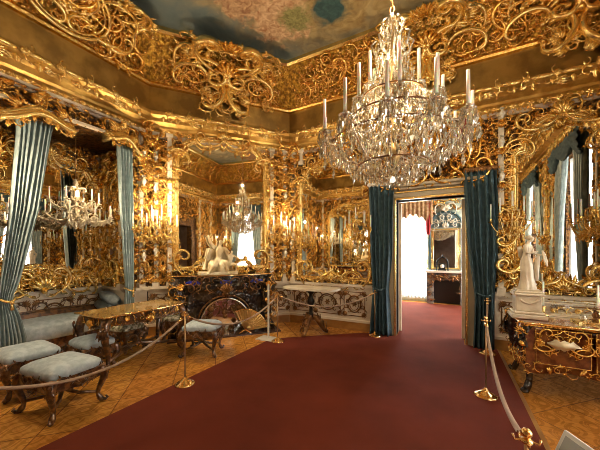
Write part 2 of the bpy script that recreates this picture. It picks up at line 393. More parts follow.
def molding(mb, f, path, rads, h=.03, closed=False, k=6, fl=.8):
    for off, r in rads:
        P = [np.array(p, float) for p in path]; n = len(P); out = []
        for i in range(n):
            a = P[(i-1) % n] if closed or i else P[i]; b = P[(i+1) % n] if closed or i < n-1 else P[i]
            d = b-a; d /= max(np.linalg.norm(d), 1e-9); q = P[i]+np.array([-d[1], d[0]])*off; out.append((q[0], q[1], h))
        t = MB(); tube(t, out, r, k, fl, closed); V, Q, T = t.proto(); mb.add(f(V), Q, T)
def wallmap(o, t, n):
    o = np.array(o, float); t = np.array(t, float); n = np.array(n, float); up = np.array([0, 0, 1.])
    return lambda V: o+V[:, :1]*t+V[:, 1:2]*up+V[:, 2:3]*n
# ================================================================ THE ROOM
XR, YD, XL, CY, CX = 2.1, 5.68, -5.2, 3.40, -3.31
ZC = 4.0; ZT = 5.62
poly = [(XR, 0), (XR, YD), (CX, YD), (XL, CY), (XL, 0)]          # walked anticlockwise, interior on the left
def inset(poly, d):
    n = len(poly); out = []
    for i in range(n):
        a, b, c = (np.array(poly[j % n], float) for j in (i-1, i, i+1))
        d1 = (b-a)/np.linalg.norm(b-a); d2 = (c-b)/np.linalg.norm(c-b)
        n1 = np.array([-d1[1], d1[0]]); n2 = np.array([-d2[1], d2[0]]); m = (n1+n2)/(1+n1@n2); out.append(b+m*d)
    return out
def sweep_ring(prof, sub=1):
    mb = MB(); n = len(poly); rings = [[(*p, z) for p in inset(poly, d)] for d, z in prof]
    for i in range(n):
        V = []; 
        for r in rings: V += [r[i], r[(i+1) % n]]
        Q = [(2*k, 2*k+1, 2*k+3, 2*k+2) for k in range(len(prof)-1)]
        mb.add(V, Q, smooth=False)
    return mb
TC = np.array([.638, .770, 0]); NC = np.array([.770, -.638, 0])
F_door = wallmap((0, YD, 0), (1, 0, 0), (0, -1, 0))             # s = X
F_cham = wallmap((XL, CY, 0), TC, NC)                            # s 0..2.96
F_left = wallmap((XL, 0, 0), (0, 1, 0), (1, 0, 0))               # s = Y
F_right = wallmap((XR, 0, 0), (0, -1, 0), (-1, 0, 0))            # s = -Y
F_back = wallmap((0, 0, 0), (-1, 0, 0), (0, 1, 0))               # s = -X
# floor and ceiling
mb = MB(); box(mb, -6.6, 4.2, -2.6, 11.0, -.12, 0); st(mb.build('floor', PARQ))
mb = MB(); box(mb, -6.0, 3.0, -.3, 6.0, ZT, ZT+.1); st(mb.build('ceiling', PAINT))
def slab(name, f, rects, m, th=.24, ex=0):
    mb = MB()
    for s0, s1, z0, z1 in rects:
        t = MB(); box(t, s0, s1, z0, z1, -th, 0); V, Q, T = t.proto(); mb.add(f(V), Q, T, smooth=False)
    return st(mb.build(name, m))
DX0, DX1, DZ = -.92, .24, 2.62
w_door = slab('wall_far', F_door, [(-4.0, DX0, 0, ZT), (DX1, XR+.3, 0, ZT), (DX0, DX1, DZ, ZT)], CREVICE)
w_cham = slab('wall_chimney', F_cham, [(0, 2.961, 0, ZT)], CREVICE)
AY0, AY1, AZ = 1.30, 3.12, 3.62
w_left = slab('wall_left', F_left, [(-.3, AY0, 0, ZT), (AY1, CY, 0, ZT), (AY0, AY1, AZ, ZT)], CREVICE)
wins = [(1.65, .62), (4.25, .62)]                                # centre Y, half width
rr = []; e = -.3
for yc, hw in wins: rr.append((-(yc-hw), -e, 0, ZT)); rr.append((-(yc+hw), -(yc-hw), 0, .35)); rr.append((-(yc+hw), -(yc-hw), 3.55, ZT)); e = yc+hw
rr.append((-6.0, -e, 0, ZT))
w_right = slab('wall_right', F_right, [(min(a, b), max(a, b), c, d) for a, b, c, d in rr], CREVICE)
w_back = slab('wall_back', F_back, [(-XR-.3, -.34, 0, ZT), (.95, 5.5, 0, ZT), (-.34, .95, DZ+.1, ZT)], CREVICE)
# vestibule behind the open door the photograph is taken from
slab('wall_vestibule', F_back, [(-1.2, 1.8, 0, 3.2)], PINK).location = (0, -2.4, 0)
mb = MB(); box(mb, -1.8, -1.7, -2.6, -.24, 0, 3.2); box(mb, 1.2, 1.3, -2.6, -.24, 0, 3.2); box(mb, -1.8, 1.3, -2.6, -.24, 3.2, 3.3); st(mb.build('wall_vestibule_side', PINK))
# alcove
mb = MB(); box(mb, -6.35, -6.2, AY0-.1, AY1+.1, 0, 3.8); box(mb, -6.2, -5.44, AY1, AY1+.12, 0, 3.8); box(mb, -6.2, -5.44, AY0-.12, AY0, 0, 3.8); box(mb, -6.35, -5.44, AY0-.1, AY1+.1, 3.62, 3.8)
w_alc = st(mb.build('wall_alcove', CREVICE))
F_ab = wallmap((-6.2, 0, 0), (0, 1, 0), (1, 0, 0)); F_as = wallmap((0, AY1, 0), (1, 0, 0), (0, -1, 0)); F_al = wallmap((0, AY0, 0), (-1, 0, 0), (0, 1, 0))

# ---- cornice, plain band, gilded cove
corn = [(0, ZC-.06), (.04, ZC-.06), (.05, ZC), (.10, ZC+.03), (.11, ZC+.07), (.19, ZC+.12), (.20, ZC+.18), (.26, ZC+.22), (.27, ZC+.27), (.15, ZC+.31), (.10, ZC+.36)]
st(sweep_ring(corn).build('trim_cornice', CORN))
ros = [(.0, 3.86), (.03, 3.86), (.035, 3.94), (.0, 3.95)]
st(sweep_ring(ros).build('trim_frieze', mat('rose_marble_band', (.50, .36, .29), .35, 0, None, (.62, .48, .38), 6)))
band = [(.10, 4.36), (.10, 4.40), (.15, 4.75), (.15, 4.80)]
st(sweep_ring(band).build('trim_band', BAND))
rail = [(.15, 4.78), (.20, 4.79), (.22, 4.82), (.20, 4.86), (.15, 4.87)]
st(sweep_ring(rail).build('trim_cove_rail', GOLD))
cove = [(.15, 4.86), (.17, 4.98), (.22, 5.12), (.31, 5.27), (.44, 5.42), (.60, 5.53)]
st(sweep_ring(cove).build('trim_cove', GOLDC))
edge = [(.60, 5.52), (.64, 5.51), (.68, 5.54), (.66, 5.60), (.66, 5.63)]
st(sweep_ring(edge).build('trim_ceiling_edge', GOLDR))
def covemap(a, b):
    """local (s along wall, v 0..1 up the cove, h out) -> world"""
    a = np.array(a, float); b = np.array(b, float); L = np.linalg.norm(b-a); t = (b-a)/L; n = np.array([-t[1], t[0]])
    pv = np.array(cove); cum = np.r_[0, np.cumsum(np.hypot(*np.diff(pv, axis=0).T))]
    def f(V):
        v = np.clip(V[:, 1], -.6, cum[-1]+.8)
        d = np.interp(v, cum, pv[:, 0])+np.where(v > cum[-1], (v-cum[-1])*.95, 0); z = np.interp(v, cum, pv[:, 1])+np.where(v > cum[-1], -.01, 0)+np.where(v < 0, v, 0)
        sl = np.clip(v/cum[-1], 0, 1); nz = -(.1+.75*sl); nd = 1-.45*sl
        d = d+V[:, 2]*nd; z = z+V[:, 2]*nz
        xy = a+V[:, :1]*t+d[:, None]*n
        return np.c_[xy, z]
    return f, L, cum[-1]
def bandornament(name, a, b, seed, dens, par):
    f, L, H = covemap(a, b); mb = MB()
    # corner mitre: keep ornament inside the sloping ends
    gaps = {'far': [(2.46, .42)], 'chimney': [(1.51, .5)], 'left': [(1.98, .55)]}.get(name, [])
    ins = lambda x, y, s: (.2+.55*y+.3*s < x < L-(.2+.55*y+.3*s)) and not any(abs(x-g) < w_ and s > .1 for g, w_ in gaps)
    fill(mb, f, .1, L-.1, .10, H-.08, int(dens*L*10), .14, .46, True, [C1, SP, SP, S2, SP, C2], seed, 0.0, ins, 1.5)
    fill(mb, f, .1, L-.1, .04, H-.04, int(dens*L*110), .04, .09, True, [LF, PL, ROS, LF3, S1], seed+5, 0.0, ins, .8)
    border(mb, f, [(.3, .05), (L-.3, .05)], .11, .10, [LF], seed, side=0, jitter=.5)
    return mb, f, L, H
for nm, a, b, sd, dn in [('far', poly[1], poly[2], 3, 1), ('chimney', poly[2], poly[3], 4, 1.1), ('left', poly[3], poly[4], 5, 1.1), ('right', poly[0], poly[1], 6, .45), ('back', poly[4], poly[0], 7, .45)]:
    par = {'far': w_door, 'chimney': w_cham, 'left': w_left, 'right': w_right, 'back': w_back}[nm]
    mb, f, L, H = bandornament(nm, a, b, sd, dn, par); mb.build('cove_carving', GOLD, par)
    # cornice leaf enrichments
    t = MB(); n_ = int(L/.115)
    A = np.array(a, float); B_ = np.array(b, float); tt = (B_-A)/L; nn = np.array([-tt[1], tt[0]])
    for k in range(n_):
        s = (k+.5)*L/n_
        if s < .2 or s > L-.2: continue
        g = lambda V, s=s: np.c_[A+(s+V[:, :1])*tt+(V[:, 2:3]+.20+.08*V[:, 1:2])*nn, ZC+.17+V[:, 1]*.9]
        t.put([LF, LF3, LF, SP][k % 4], (0, 0, 0), PI/2, .13+.05*(k % 3), k % 2 == 0, g)
        g2 = lambda V, s=s: np.c_[A+(s+V[:, :1])*tt+(V[:, 2:3]+.05)*nn, ZC-.02+V[:, 1]]
        t.put(LF3 if k % 2 else ROS, (0, 0, 0), PI if k % 2 else 0, .12, False, g2)
        g3 = lambda V, s=s: np.c_[A+(s+V[:, :1])*tt+(V[:, 2:3]+.27)*nn, ZC+.25+V[:, 1]]
        if k % 3 == 0: t.put(S2, (0, 0, 0), .1, .22, k % 2 == 0, g3)
    for k in range(int(L/.34)):
        s = (k+.5)*L/int(L/.34)
        if s < .25 or s > L-.25: continue
        q_ = MB(); P = [(*(A+(s+u)*tt+.275*nn), ZC+.245) for u in np.linspace(-.145, .145, 7)]; tube(q_, P, [.012, .030, .036, .038, .036, .030, .012], 7); V, Q, T = q_.proto(); t.add(V, Q, T)
        g4 = lambda V, s=s: np.c_[A+(s+.17+V[:, :1])*tt+(V[:, 2:3]+.285)*nn, ZC+.245+V[:, 1]]
        t.put(LF3, (0, 0, 0), 0, .12, False, g4, 1.5); t.put(LF3, (0, 0, 0), PI, .12, False, g4, 1.5)
    t.build('cornice_carving', GOLDR, par)
# ---- big cartouches breaking over the ceiling edge
BIG = scroll_proto(lambda s: 2.6+17*s**2.2, .085, [(.06, -.8, .32, .2), (.2, -.9, .36, .22), (.35, -1., .32, .2), (.5, -1.1, .26, .16), (.12, .8, .26, .14), (.3, .9, .2, .12)], k=7, n=34)
BIGC = scroll_proto(lambda s: 3.2+15*abs(2*s-1)**3, .085, [(.3, -.9, .26, .16), (.5, -1.2, .3, .2), (.7, -1., .26, .16)], k=7, n=30)
def cartouche(name, label, a, b, s, w=.75, v0=.35):
    f, L, H = covemap(a, b); mb = MB(); r = random.Random(int(s*50))
    for fl in (1, -1):
        mb.put(BIG, (s+fl*.27*w, H*.98, .10), .2*fl, .52*w, fl < 0, f, 1.6)
        mb.put(BIG, (s+fl*.24*w, H*.50, .10), 2.6*fl, .50*w, fl < 0, f, 1.6)
        mb.put(BIGC, (s+fl*.20*w, -.02, .10), 1.2*fl, .42*w, fl < 0, f, 1.5)
        mb.put(BIGC, (s+fl*.50*w, H*.30, .04), -.9*fl, .42*w, fl < 0, f, 1.4)
        mb.put(BIG, (s+fl*.58*w, H*.75, .03), 1.2*fl, .34*w, fl < 0, f, 1.4)
        mb.put(BIGC, (s+fl*.50*w, H*1.12, .06), .3*fl, .30*w, fl < 0, f, 1.4)
        for k in range(7): mb.put([LF3, LF][k % 2], (s+fl*(.05+.085*k)*w, H*(1.28-.012*k*k), .08), (-fl*.22*k if k % 2 == 0 else PI/2-fl*.22*k), .24*w, fl < 0, f, 1.6)
        for k in range(16): mb.put(r.choice([LF3, SP, ROS, C1]), (s+fl*r.uniform(0, .32)*w, -.12+r.uniform(-.18, .16)*w, r.uniform(.08, .16)), r.uniform(0, 6), r.uniform(.12, .22)*w, fl < 0, f, 1.6)
        for k in range(10): mb.put(r.choice([LF3, SP, ROS, C1]), (s+fl*r.uniform(0, .3)*w, H*r.uniform(.9, 1.25), r.uniform(.06, .12)), r.uniform(0, 6), r.uniform(.10, .2)*w, fl < 0, f, 1.6)
    o = mb.build(name, GOLDR)
    m2 = MB(); m2.put(SH, (s, H*.62, .16), 0, .42*w, False, f, 1.8); m2.put(EGG, (s, H*.3, .18), 0, .22*w, False, f); m2.put(LF3, (s, H*1.3, .12), 0, .34*w, False, f, 1.4)
    m2.build('shell', GOLD, o)
    return tag(o, label, 'carved ornament', 'gilded cartouches on the ceiling edge')
cartouche('gilded_cartouche', 'gilded shell cartouche over the fireplace wall, breaking into the blue-grey ceiling', poly[2], poly[3], 1.51, 1.35)
cartouche('gilded_cartouche', 'tall gilded cartouche above the doorway, right behind the chandelier top', poly[1], poly[2], XR+.36, 1.2)
cartouche('gilded_cartouche', 'gilded cartouche in the upper right corner of the photo, over the far right room corner', poly[1], poly[2], .50, 1.15)
cartouche('gilded_cartouche', 'small gilded cartouche in the ceiling corner between fireplace wall and doorway wall', poly[2], poly[3], .62, .35)
# large scroll rosette on the left cove
f, L, H = covemap(poly[3], poly[4]); mb = MB()
s0 = CY-1.98
for q in range(40):
    a_ = q*PI*2/40
for rr_, r0 in ((.46, .03), (.40, .016)):
    P = [(s0+rr_*1.15*math.cos(q*PI/24), H*.5+rr_*.92*math.sin(q*PI/24), .11) for q in range(48)]
    t = MB(); tube(t, P, r0, 6, 1, True); V, Q, T = t.proto(); mb.add(f(V), Q, T)
for fl in (1, -1):
    mb.put(SP, (s0+fl*.17, H*.62, .04), .4*fl, .36, fl < 0, f); mb.put(SP, (s0+fl*.15, H*.3, .04), 2.2*fl, .34, fl < 0, f)
    mb.put(C1, (s0+fl*.62, H*.8, .06), -1.2*fl, .5, fl < 0, f, 1.4); mb.put(S2, (s0+fl*.6, H*.2, .06), 1.2*fl, .5, fl < 0, f, 1.4)
    mb.put(SP, (s0+fl*.85, H*1.05, .06), .8*fl, .42, fl < 0, f, 1.4)
    for k in range(5): mb.put(LF, (s0+fl*(.1+.12*k), H*(1.08-.02*k), .08), PI/2-fl*.25*k, .26, fl < 0, f, 1.4)
mb.put(ROS, (s0, H*.5, .06), 0, .3, False, f)
for fl in (1, -1):
    mb.put(BIG, (s0+fl*.20, H*.68, .05), .3*fl, .34, fl < 0, f, 1.4); mb.put(BIG, (s0+fl*.18, H*.25, .05), 2.4*fl, .34, fl < 0, f, 1.4)
    mb.put(BIG, (s0+fl*.72, H*1.05, .05), .2*fl, .42, fl < 0, f, 1.4); mb.put(BIGC, (s0+fl*1.05, H*.7, .04), .9*fl, .42, fl < 0, f, 1.4); mb.put(BIGC, (s0+fl*.7, H*.35, .04), 2.9*fl, .4, fl < 0, f, 1.4)
    for k in range(6): mb.put(LF3, (s0+fl*(.3+.15*k), H*(1.3-.03*k), .05), -fl*.3*k, .2, fl < 0, f, 1.4)
tag(mb.build('gilded_rosette', GOLDR), 'large round gilded scroll medallion high on the left cove', 'carved ornament')
# hanging corner clusters under the cornice (putti and leaves)
def corner_cluster(name, label, x, y, nx, ny, z, sc=1.):
    n_ = np.array([nx, ny, 0.])/math.hypot(nx, ny); t_ = np.array([-n_[1], n_[0], 0]); f = wallmap((x, y, z), -t_, n_); mb = MB(); r = random.Random(int(x*100))
    for k in range(46):
        v = r.uniform(-1.2, .35); ww = .26*(1-abs(v+.2)*.55)
        mb.put(r.choice([LF3, LF, C1, SP, S2, ROS]), (r.uniform(-ww, ww)*sc, v*sc, r.uniform(.0, .22)), r.uniform(0, 6), r.uniform(.14, .34)*sc, r.random() < .5, f, 1.6)
    return tag(mb.build(name, GOLD), label, 'carved ornament')
corner_cluster('gilded_leaf_pendant', 'dark gilded leaf cluster hanging in the corner between fireplace wall and doorway wall', CX, YD-.02, .36, -.93, 3.75, 1.15)
corner_cluster('gilded_leaf_pendant', 'gilded leaf cluster hanging in the corner between alcove wall and fireplace wall', XL+.02, CY, .93, -.3, 3.85, .8)

# ---- outlines and mirrors
def arch(x0, x1, z0, z1, rise, sh=.12, n=14):
    P = [(x0, z0), (x1, z0), (x1, z1-rise)]; cx = (x0+x1)/2; hw = (x1-x0)/2-sh
    P.append((x1-sh*.3, z1-rise+sh*.5))
    for i in range(n+1):
        a = PI*i/n; P.append((cx+hw*math.cos(a), z1-rise+sh*.5+(rise-sh*.5)*math.sin(a)**.8))
    P += [(x0+sh*.3, z1-rise+sh*.5), (x0, z1-rise)]
    return P
def inpoly(P, x, y):
    c = False; n = len(P)
    for i in range(n):
        x1, y1 = P[i]; x2, y2 = P[(i+1) % n]
        if (y1 > y) != (y2 > y) and x < (x2-x1)*(y-y1)/(y2-y1)+x1: c = not c
    return c
def mirror(label, f, P, seed, dens=1., crest=True, fr=.035):
    mb = MB(); prism(mb, P, .012, .03, f); root = mb.build('wall_mirror', MIRROR)
    tag(root, label, 'mirror')
    mb = MB(); molding(mb, f, P, [(0, fr), (-.05, .016), (.04, .012)], .04, True)
    st_ = .13/dens
    border(mb, f, P, st_, .17, [LF, S1, LF, PL], seed, True, -.05, .04, .5)
    border(mb, f, P, .21/dens, .24, [SP, C1, S2, C2], seed+1, True, -.10, .04, .9)
    xs = [p[0] for p in P]; zs = [p[1] for p in P]; cx = (min(xs)+max(xs))/2; zt = max(zs); zb = min(zs)
    if crest:
        for fl in (1, -1):
            mb.put(C1, (cx+fl*.17, zt+.03, .08), 1.1*fl, .38, fl < 0, f, 1.6); mb.put(SP, (cx+fl*.38, zt-.08, .08), -.6*fl, .36, fl < 0, f, 1.5)
            mb.put(S2, (cx+fl*.14, zb+.08, .08), .5*fl, .38, fl < 0, f, 1.5); mb.put(C2, (cx+fl*.40, zb+.05, .08), 2.*fl, .36, fl < 0, f, 1.5)
            mb.put(SP, (max(xs)-.1 if fl > 0 else min(xs)+.1, zb+.14, .06), .6*fl, .42, fl < 0, f, 1.4)
            mb.put(C1, (max(xs)-.06 if fl > 0 else min(xs)+.06, zt-.45, .06), -.6*fl, .34, fl < 0, f, 1.4)
        mb.put(SH, (cx, zt+.06, .1), 0, .34, False, f, 1.6); mb.put(SH, (cx, zb+.06, .1), 0, .26, False, f, 1.6)
    mb.build('frame', GOLDR, root)
    return root
def pilaster(mbc, mbg, f, x, z0, z1, wd=.10, seed=0, dens=1.):
    t = MB(); box(t, x-wd/2, x+wd/2, z0, z1, 0, .07); box(t, x-wd*.8, x+wd*.8, z1-.06, z1, 0, .10); box(t, x-wd*.8, x+wd*.8, z0, z0+.08, 0, .10)
    V, Q, T = t.proto(); mbc.add(f(V), Q, T, smooth=False)
    r = random.Random(seed); z = z0+.12; k = 0
    while z < z1-.05:
        p = [LF3, ROS, SP, C1, S2, EGG][k % 6]; s = r.uniform(.11, .16)
        if r.random() < .38: mbg.put(p, (x, z, .08), r.choice([0, PI, .3]), s, k % 2 == 0, f, 1.3)
        for fl in (1, -1): mbg.put([S1, C1, LF, SP][k % 4], (x+fl*(wd*.5+.06), z, .03), fl*(.4+.8*(k % 3)), s*1.25, fl < 0, f, 1.3)
        k += 1; z += .12/dens
def dado(mbc, mbg, mbb, f, x0, x1, meds, seed, zt=.95):
    t = MB(); box(t, x0, x1, 0, zt-.03, 0, .03); box(t, x0, x1, zt-.05, zt, 0, .10); box(t, x0, x1, zt-.09, zt-.05, 0, .06); box(t, x0, x1, .17, .22, 0, .06)
    V, Q, T = t.proto(); mbc.add(f(V), Q, T, smooth=False)
    t = MB(); box(t, x0, x1, 0, .17, 0, .05); V, Q, T = t.proto(); mbb.add(f(V), Q, T, smooth=False)
    for c, hw in meds:
        P = [(c-hw, .30), (c+hw, .30), (c+hw, zt-.16), (c-hw, zt-.16)]
        molding(mbg, f, P, [(0, .012)], .035, True, 5)
        cz = (.3+zt-.16)/2
        ov = [(c+.62*hw*math.cos(q*PI/10), cz+.17*math.sin(q*PI/10)) for q in range(20)]
        molding(mbg, f, ov, [(0, .014), (.04, .008)], .04, True, 5)
        for fl in (1, -1):
            mbg.put(SP, (c+fl*.15*hw/.3, cz, .03), .5*fl, .17, fl < 0, f); mbg.put(C1, (c+fl*hw*.75, cz+.13, .03), -1*fl, .18, fl < 0, f); mbg.put(C2, (c+fl*hw*.75, cz-.13, .03), 1.8*fl, .18, fl < 0, f)
            for vv in (1, -1):
                mbg.put(LF3, (c+fl*hw*.96, cz+vv*.22, .03), fl*vv*-.7+(PI if vv < 0 else 0), .14, fl < 0, f)
        mbg.put(ROS, (c, cz, .03), 0, .14, False, f)
WOODB = mat('honey_wood_base', (.42, .20, .05), .3, 0, None, (.30, .13, .03), 4, coat=.3)
PALE = mat('pale_gilt_lacquer', (.78, .66, .46), .28, .25, ('n', 25, .2, .01))
DGOLD = mat('dark_bronze_carving', (.14, .055, .018), .35, .6, ('n', 40, .4, .01), (.30, .14, .04), 10)

def dress(f, par, x0, x1, holes, pil, meds, seed, dens=1., z0=.95, z1=ZC-.05, dads=None, smax=.30):
    c = MB(); g = MB(); b = MB(); d = MB()
    for k, (p, a, bz) in enumerate(pil): pilaster(c, g, f, p, a, bz, .075, seed+k, dens)
    for a, bb in (dads if dads is not None else [(x0, x1)]):
        dado(c, d, b, f, a, bb, [m for m in meds if a < m[0] < bb], seed)
    def ins(x, y, s):
        return not any(inpoly(P, x, y) for P in holes)
    W = x1-x0; A = W*(z1-z0)-sum(max(0, (max(p[0] for p in P)-min(p[0] for p in P))*(max(p[1] for p in P)-min(p[1] for p in P))) for P in holes)*.93; A = max(A, .4)
    fill(g, f, x0+.05, x1-.05, z0+.05, z1, int(A*24*dens), .14, smax, False, None, seed, .0, ins, 2.0)
    fill(g, f, x0+.02, x1-.02, z0+.05, z1, int(A*330*min(1, dens*1.3)), .045, .095, False, [LF, LF3, ROS, S1, PL, SP, LF, EGG], seed+9, .03, ins, 2.0)
    if c.n: c.build('cream_mouldings', CREAM, par)
    g.build('gilded_carving', GOLD, par)
    if d.n: d.build('dado_carving', DGOLD, par)
    if b.n: b.build('plinth', WOODB, par)

# far wall (with the doorway)
M1 = arch(-3.02, -1.42, 1.06, 3.62, .45); M2 = arch(.92, 2.04, 1.06, 3.72, .55)
def R_(x0, x1, z0, z1): return [(x0, z0), (x1, z0), (x1, z1), (x0, z1)]
doorhole = R_(-1.12, .44, 0, 3.0)
dress(F_door, w_door, CX+.02, XR-.02, [M1, M2, doorhole], [(CX+.12, .95, 3.9), (-1.28, .95, 3.6), (.74, .95, 3.9), (-2.98, 3.6, 3.95)], [(-2.95, .22), (-2.35, .30), (-1.75, .22), (1.0, .25), (1.65, .25)], 21, 1.05, dads=[(CX+.02, -1.10), (.42, XR-.02)])
mirror('tall arched mirror in gilded carving left of the doorway', F_door, M1, 31)
mirror('arched mirror in gilded carving behind the marble statue, right of the doorway', F_door, M2, 33)
# chimney wall
M3 = arch(.52, 2.36, 1.30, 3.98, .42)
dress(F_cham, w_cham, .02, 2.94, [M3], [(.16, .95, 3.95), (.40, .95, 3.95), (2.50, .95, 3.95), (2.80, .95, 3.95)], [(.25, .16), (2.72, .18)], 41, 1.1)
mirror('wide arched mirror above the dark fireplace, reaching up to the cornice', F_cham, M3, 43)
# left wall
ALC = R_(AY0, AY1, 0, AZ)
dress(F_left, w_left, .1, CY-.02, [ALC], [(1.20, .95, 3.95), (3.24, .95, 3.95)], [], 51, 1.2, dads=[(.1, AY0), (AY1, CY-.02)])
# right wall with its two windows, back wall
M4 = R_(-3.45, -2.45, 1.06, 3.5); Wh = [R_(-(yc+hw+.2), -(yc-hw-.2), 0, 3.8) for yc, hw in wins]
dress(F_right, w_right, -YD+.02, -.02, [M4]+Wh, [(-5.2, .95, 3.9), (-3.5, .95, 3.9), (-2.4, .95, 3.9), (-.6, .95, 3.9)], [(-2.95, .3)], 61, .8, dads=[(-YD+.02, -4.95), (-3.6, -2.3), (-.95, -.02)])
mirror('pier mirror between the two windows on the right wall', F_right, arch(-3.40, -2.50, 1.06, 3.5, .4), 63, .7)
M5 = arch(1.45, 4.6, 1.06, 3.7, .5)
dress(F_back, w_back, -XR+.02, -XL-.02, [M5, R_(-.6, 1.2, 0, 3.0)], [(-1.6, .95, 3.9), (-.8, .95, 3.9), (1.3, .95, 3.9), (4.9, .95, 3.9)], [(2.0, .3), (3., .3), (4., .3)], 71, .8, dads=[(-XR+.02, -.5), (1.1, -XL-.02)])
mirror('broad mirror on the wall facing the fireplace side', F_back, M5, 73, .7)
# alcove lining
A1 = arch(AY0+.12, AY1-.12, 1.15, 3.3, .4)
dress(F_ab, w_alc, AY0, AY1, [A1], [(AY1-.07, .95, 3.5), (AY0+.07, .95, 3.5)], [(1.7, .25), (2.3, .25), (2.9, .2)], 81, 1.1, z1=3.55)
mirror('mirror lining the back of the sofa alcove', F_ab, A1, 83, 1.3)
A2 = arch(-6.12, -5.50, 1.10, 3.3, .3)
dress(F_as, w_alc, -6.18, -5.44, [A2], [(-5.50, .95, 3.5)], [], 85, 1.1, z1=3.55)
mirror('narrow mirror on the right side wall of the sofa alcove', F_as, A2, 86, 1.3)
dress(F_al, w_alc, 5.44, 6.18, [], [], [], 87, .6, z1=3.55)
# shaped mirror rail crest (gilded scroll cresting) along the alcove dado behind the sofa
mb = MB()
for fl in (1, -1):
    mb.put(SP, (2.12+fl*.22, 1.12, .10), .3*fl, .42, fl < 0, F_ab, 1.5); mb.put(C1, (2.12+fl*.5, 1.06, .08), 1.5*fl, .40, fl < 0, F_ab, 1.5); mb.put(S2, (2.12+fl*.76, 1.02, .06), 0, .4, fl < 0, F_ab, 1.3)
P = [(2.12+.52*math.cos(q*PI/16), 1.0+.34*math.sin(q*PI/16)) for q in range(17)]
molding(mb, F_ab, P, [(0, .03), (.06, .015)], .08); border(mb, F_ab, P, .09, .14, [LF], 3, side=-.06, h=.06)
mb.put(SH, (2.12, 1.1, .12), 0, .45, False, F_ab, 1.5)
tag(mb.build('gilded_crest', GOLDR), 'arched gilded shell crest on the alcove dado behind the sofa', 'carved ornament')
# pelmets: curved gilded canopies over the two alcove curtains
def pelmet(y0, y1, z, label, seed, flip=False):
    mb = MB(); n = 16
    def pr(u): 
        s = y0+(y1-y0)*u; dz = -.07*math.cos(2*PI*u)*1. + (.10*(u-.5) if not flip else -.14*(u-.5)); return s, z+dz
    for off, r, dep in ((0, .035, .26), (.045, .028, .22), (.09, .03, .17), (.13, .018, .12)):
        P = [(pr(i/n)[0], pr(i/n)[1]+off, dep) for i in range(n+1)]; P = [(P[0][0], P[0][1], .0)]+P+[(P[-1][0], P[-1][1], 0)]
        t = MB(); tube(t, P, r, 6); V, Q, T = t.proto(); mb.add(F_left(V), Q, T)
    root = mb.build('curtain_pelmet', GOLDR); tag(root, label, 'pelmet', 'gilded pelmets over the alcove curtains')
    t = MB(); V = []; grid(t, lambda u, v: (*pr(u), .02+.24*v), n+1, 4); V, Q, T = t.proto(); V[:, 1] += .05
    mb = MB(); mb.add(F_left(V), Q, T)
    for k in range(9):
        s, zz = pr((k+.5)/9); mb.put([LF, SP, LF3][k % 3], (s, zz-.06, .24), -PI/2, .13, k % 2 == 0, F_left, 1.3)
        mb.put([C1, LF3, S1][k % 3], (s, zz+.22, .14), k, .2, k % 2 == 0, F_left, 1.3)
    mb.build('fringe_carving', GOLD, root)
mb = MB()
for y0, y1 in ((1.28, 3.26),):
    for a in ((y0, y1, 3.63, 3.665), (y0, y1, 3.90, 3.935), (y0, y0+.04, 3.63, 3.93), (y1-.04, y1, 3.63, 3.93)):
        t = MB(); box(t, *a, 0, .09); V, Q, T = t.proto(); mb.add(F_left(V), Q, T, smooth=False)
mb.build('rose_panel_frame', CREAM, w_left)
mb = MB(); mb.put(BIG, (.86, 1.46, .10), 1.9, .40, True, F_door, 1.5); mb.put(BIG, (.92, 1.16, .12), .4, .34, False, F_door, 1.5); mb.put(LF3, (.82, 1.66, .12), .5, .22, False, F_door, 1.5); mb.put(BIG, (.80, 1.80, .10), 1.4, .24, True, F_door, 1.5)
tag(mb.build('gilded_scroll', GOLDR), 'cluster of large gilded scrolls beside the right teal curtain, left of the statue', 'carved ornament')
pelmet(1.34, 2.10, 3.44, 'wavy gilded pelmet above the left blue alcove curtain', 1)
pelmet(2.62, 3.14, 3.52, 'wavy gilded pelmet above the right blue alcove curtain', 2, True)
# ================================================================ DOORWAY AND THE ROOM BEYOND
mb = MB()
def arr(*a): t = MB(); box(t, *a); return t
box(mb, DX0-.16, DX0, YD-.06, YD+.30, 0, DZ+.02); box(mb, DX1, DX1+.16, YD-.06, YD+.30, 0, DZ+.02)
box(mb, DX0-.16, DX1+.16, YD-.06, YD+.30, DZ, DZ+.17); box(mb, DX0-.20, DX1+.20, YD-.13, YD+.02, DZ+.17, DZ+.22)
box(mb, DX0-.24, DX1+.24, YD-.17, YD+.02, DZ+.22, DZ+.27)
door = st(mb.build('door_1', WHITEP, bevel=.008))
mb = MB(); box(mb, DX0-.03, DX0+.005, YD-.085, YD-.055, 0, DZ+.01); box(mb, DX1-.005, DX1+.03, YD-.085, YD-.055, 0, DZ+.01); box(mb, DX0-.03, DX1+.03, YD-.085, YD-.055, DZ-.01, DZ+.03)
box(mb, DX0-.16, DX1+.16, YD-.08, YD-.055, DZ+.12, DZ+.15)
mb.build('gilt_bead', GOLDR, door, bevel=.006)
LEAF = []
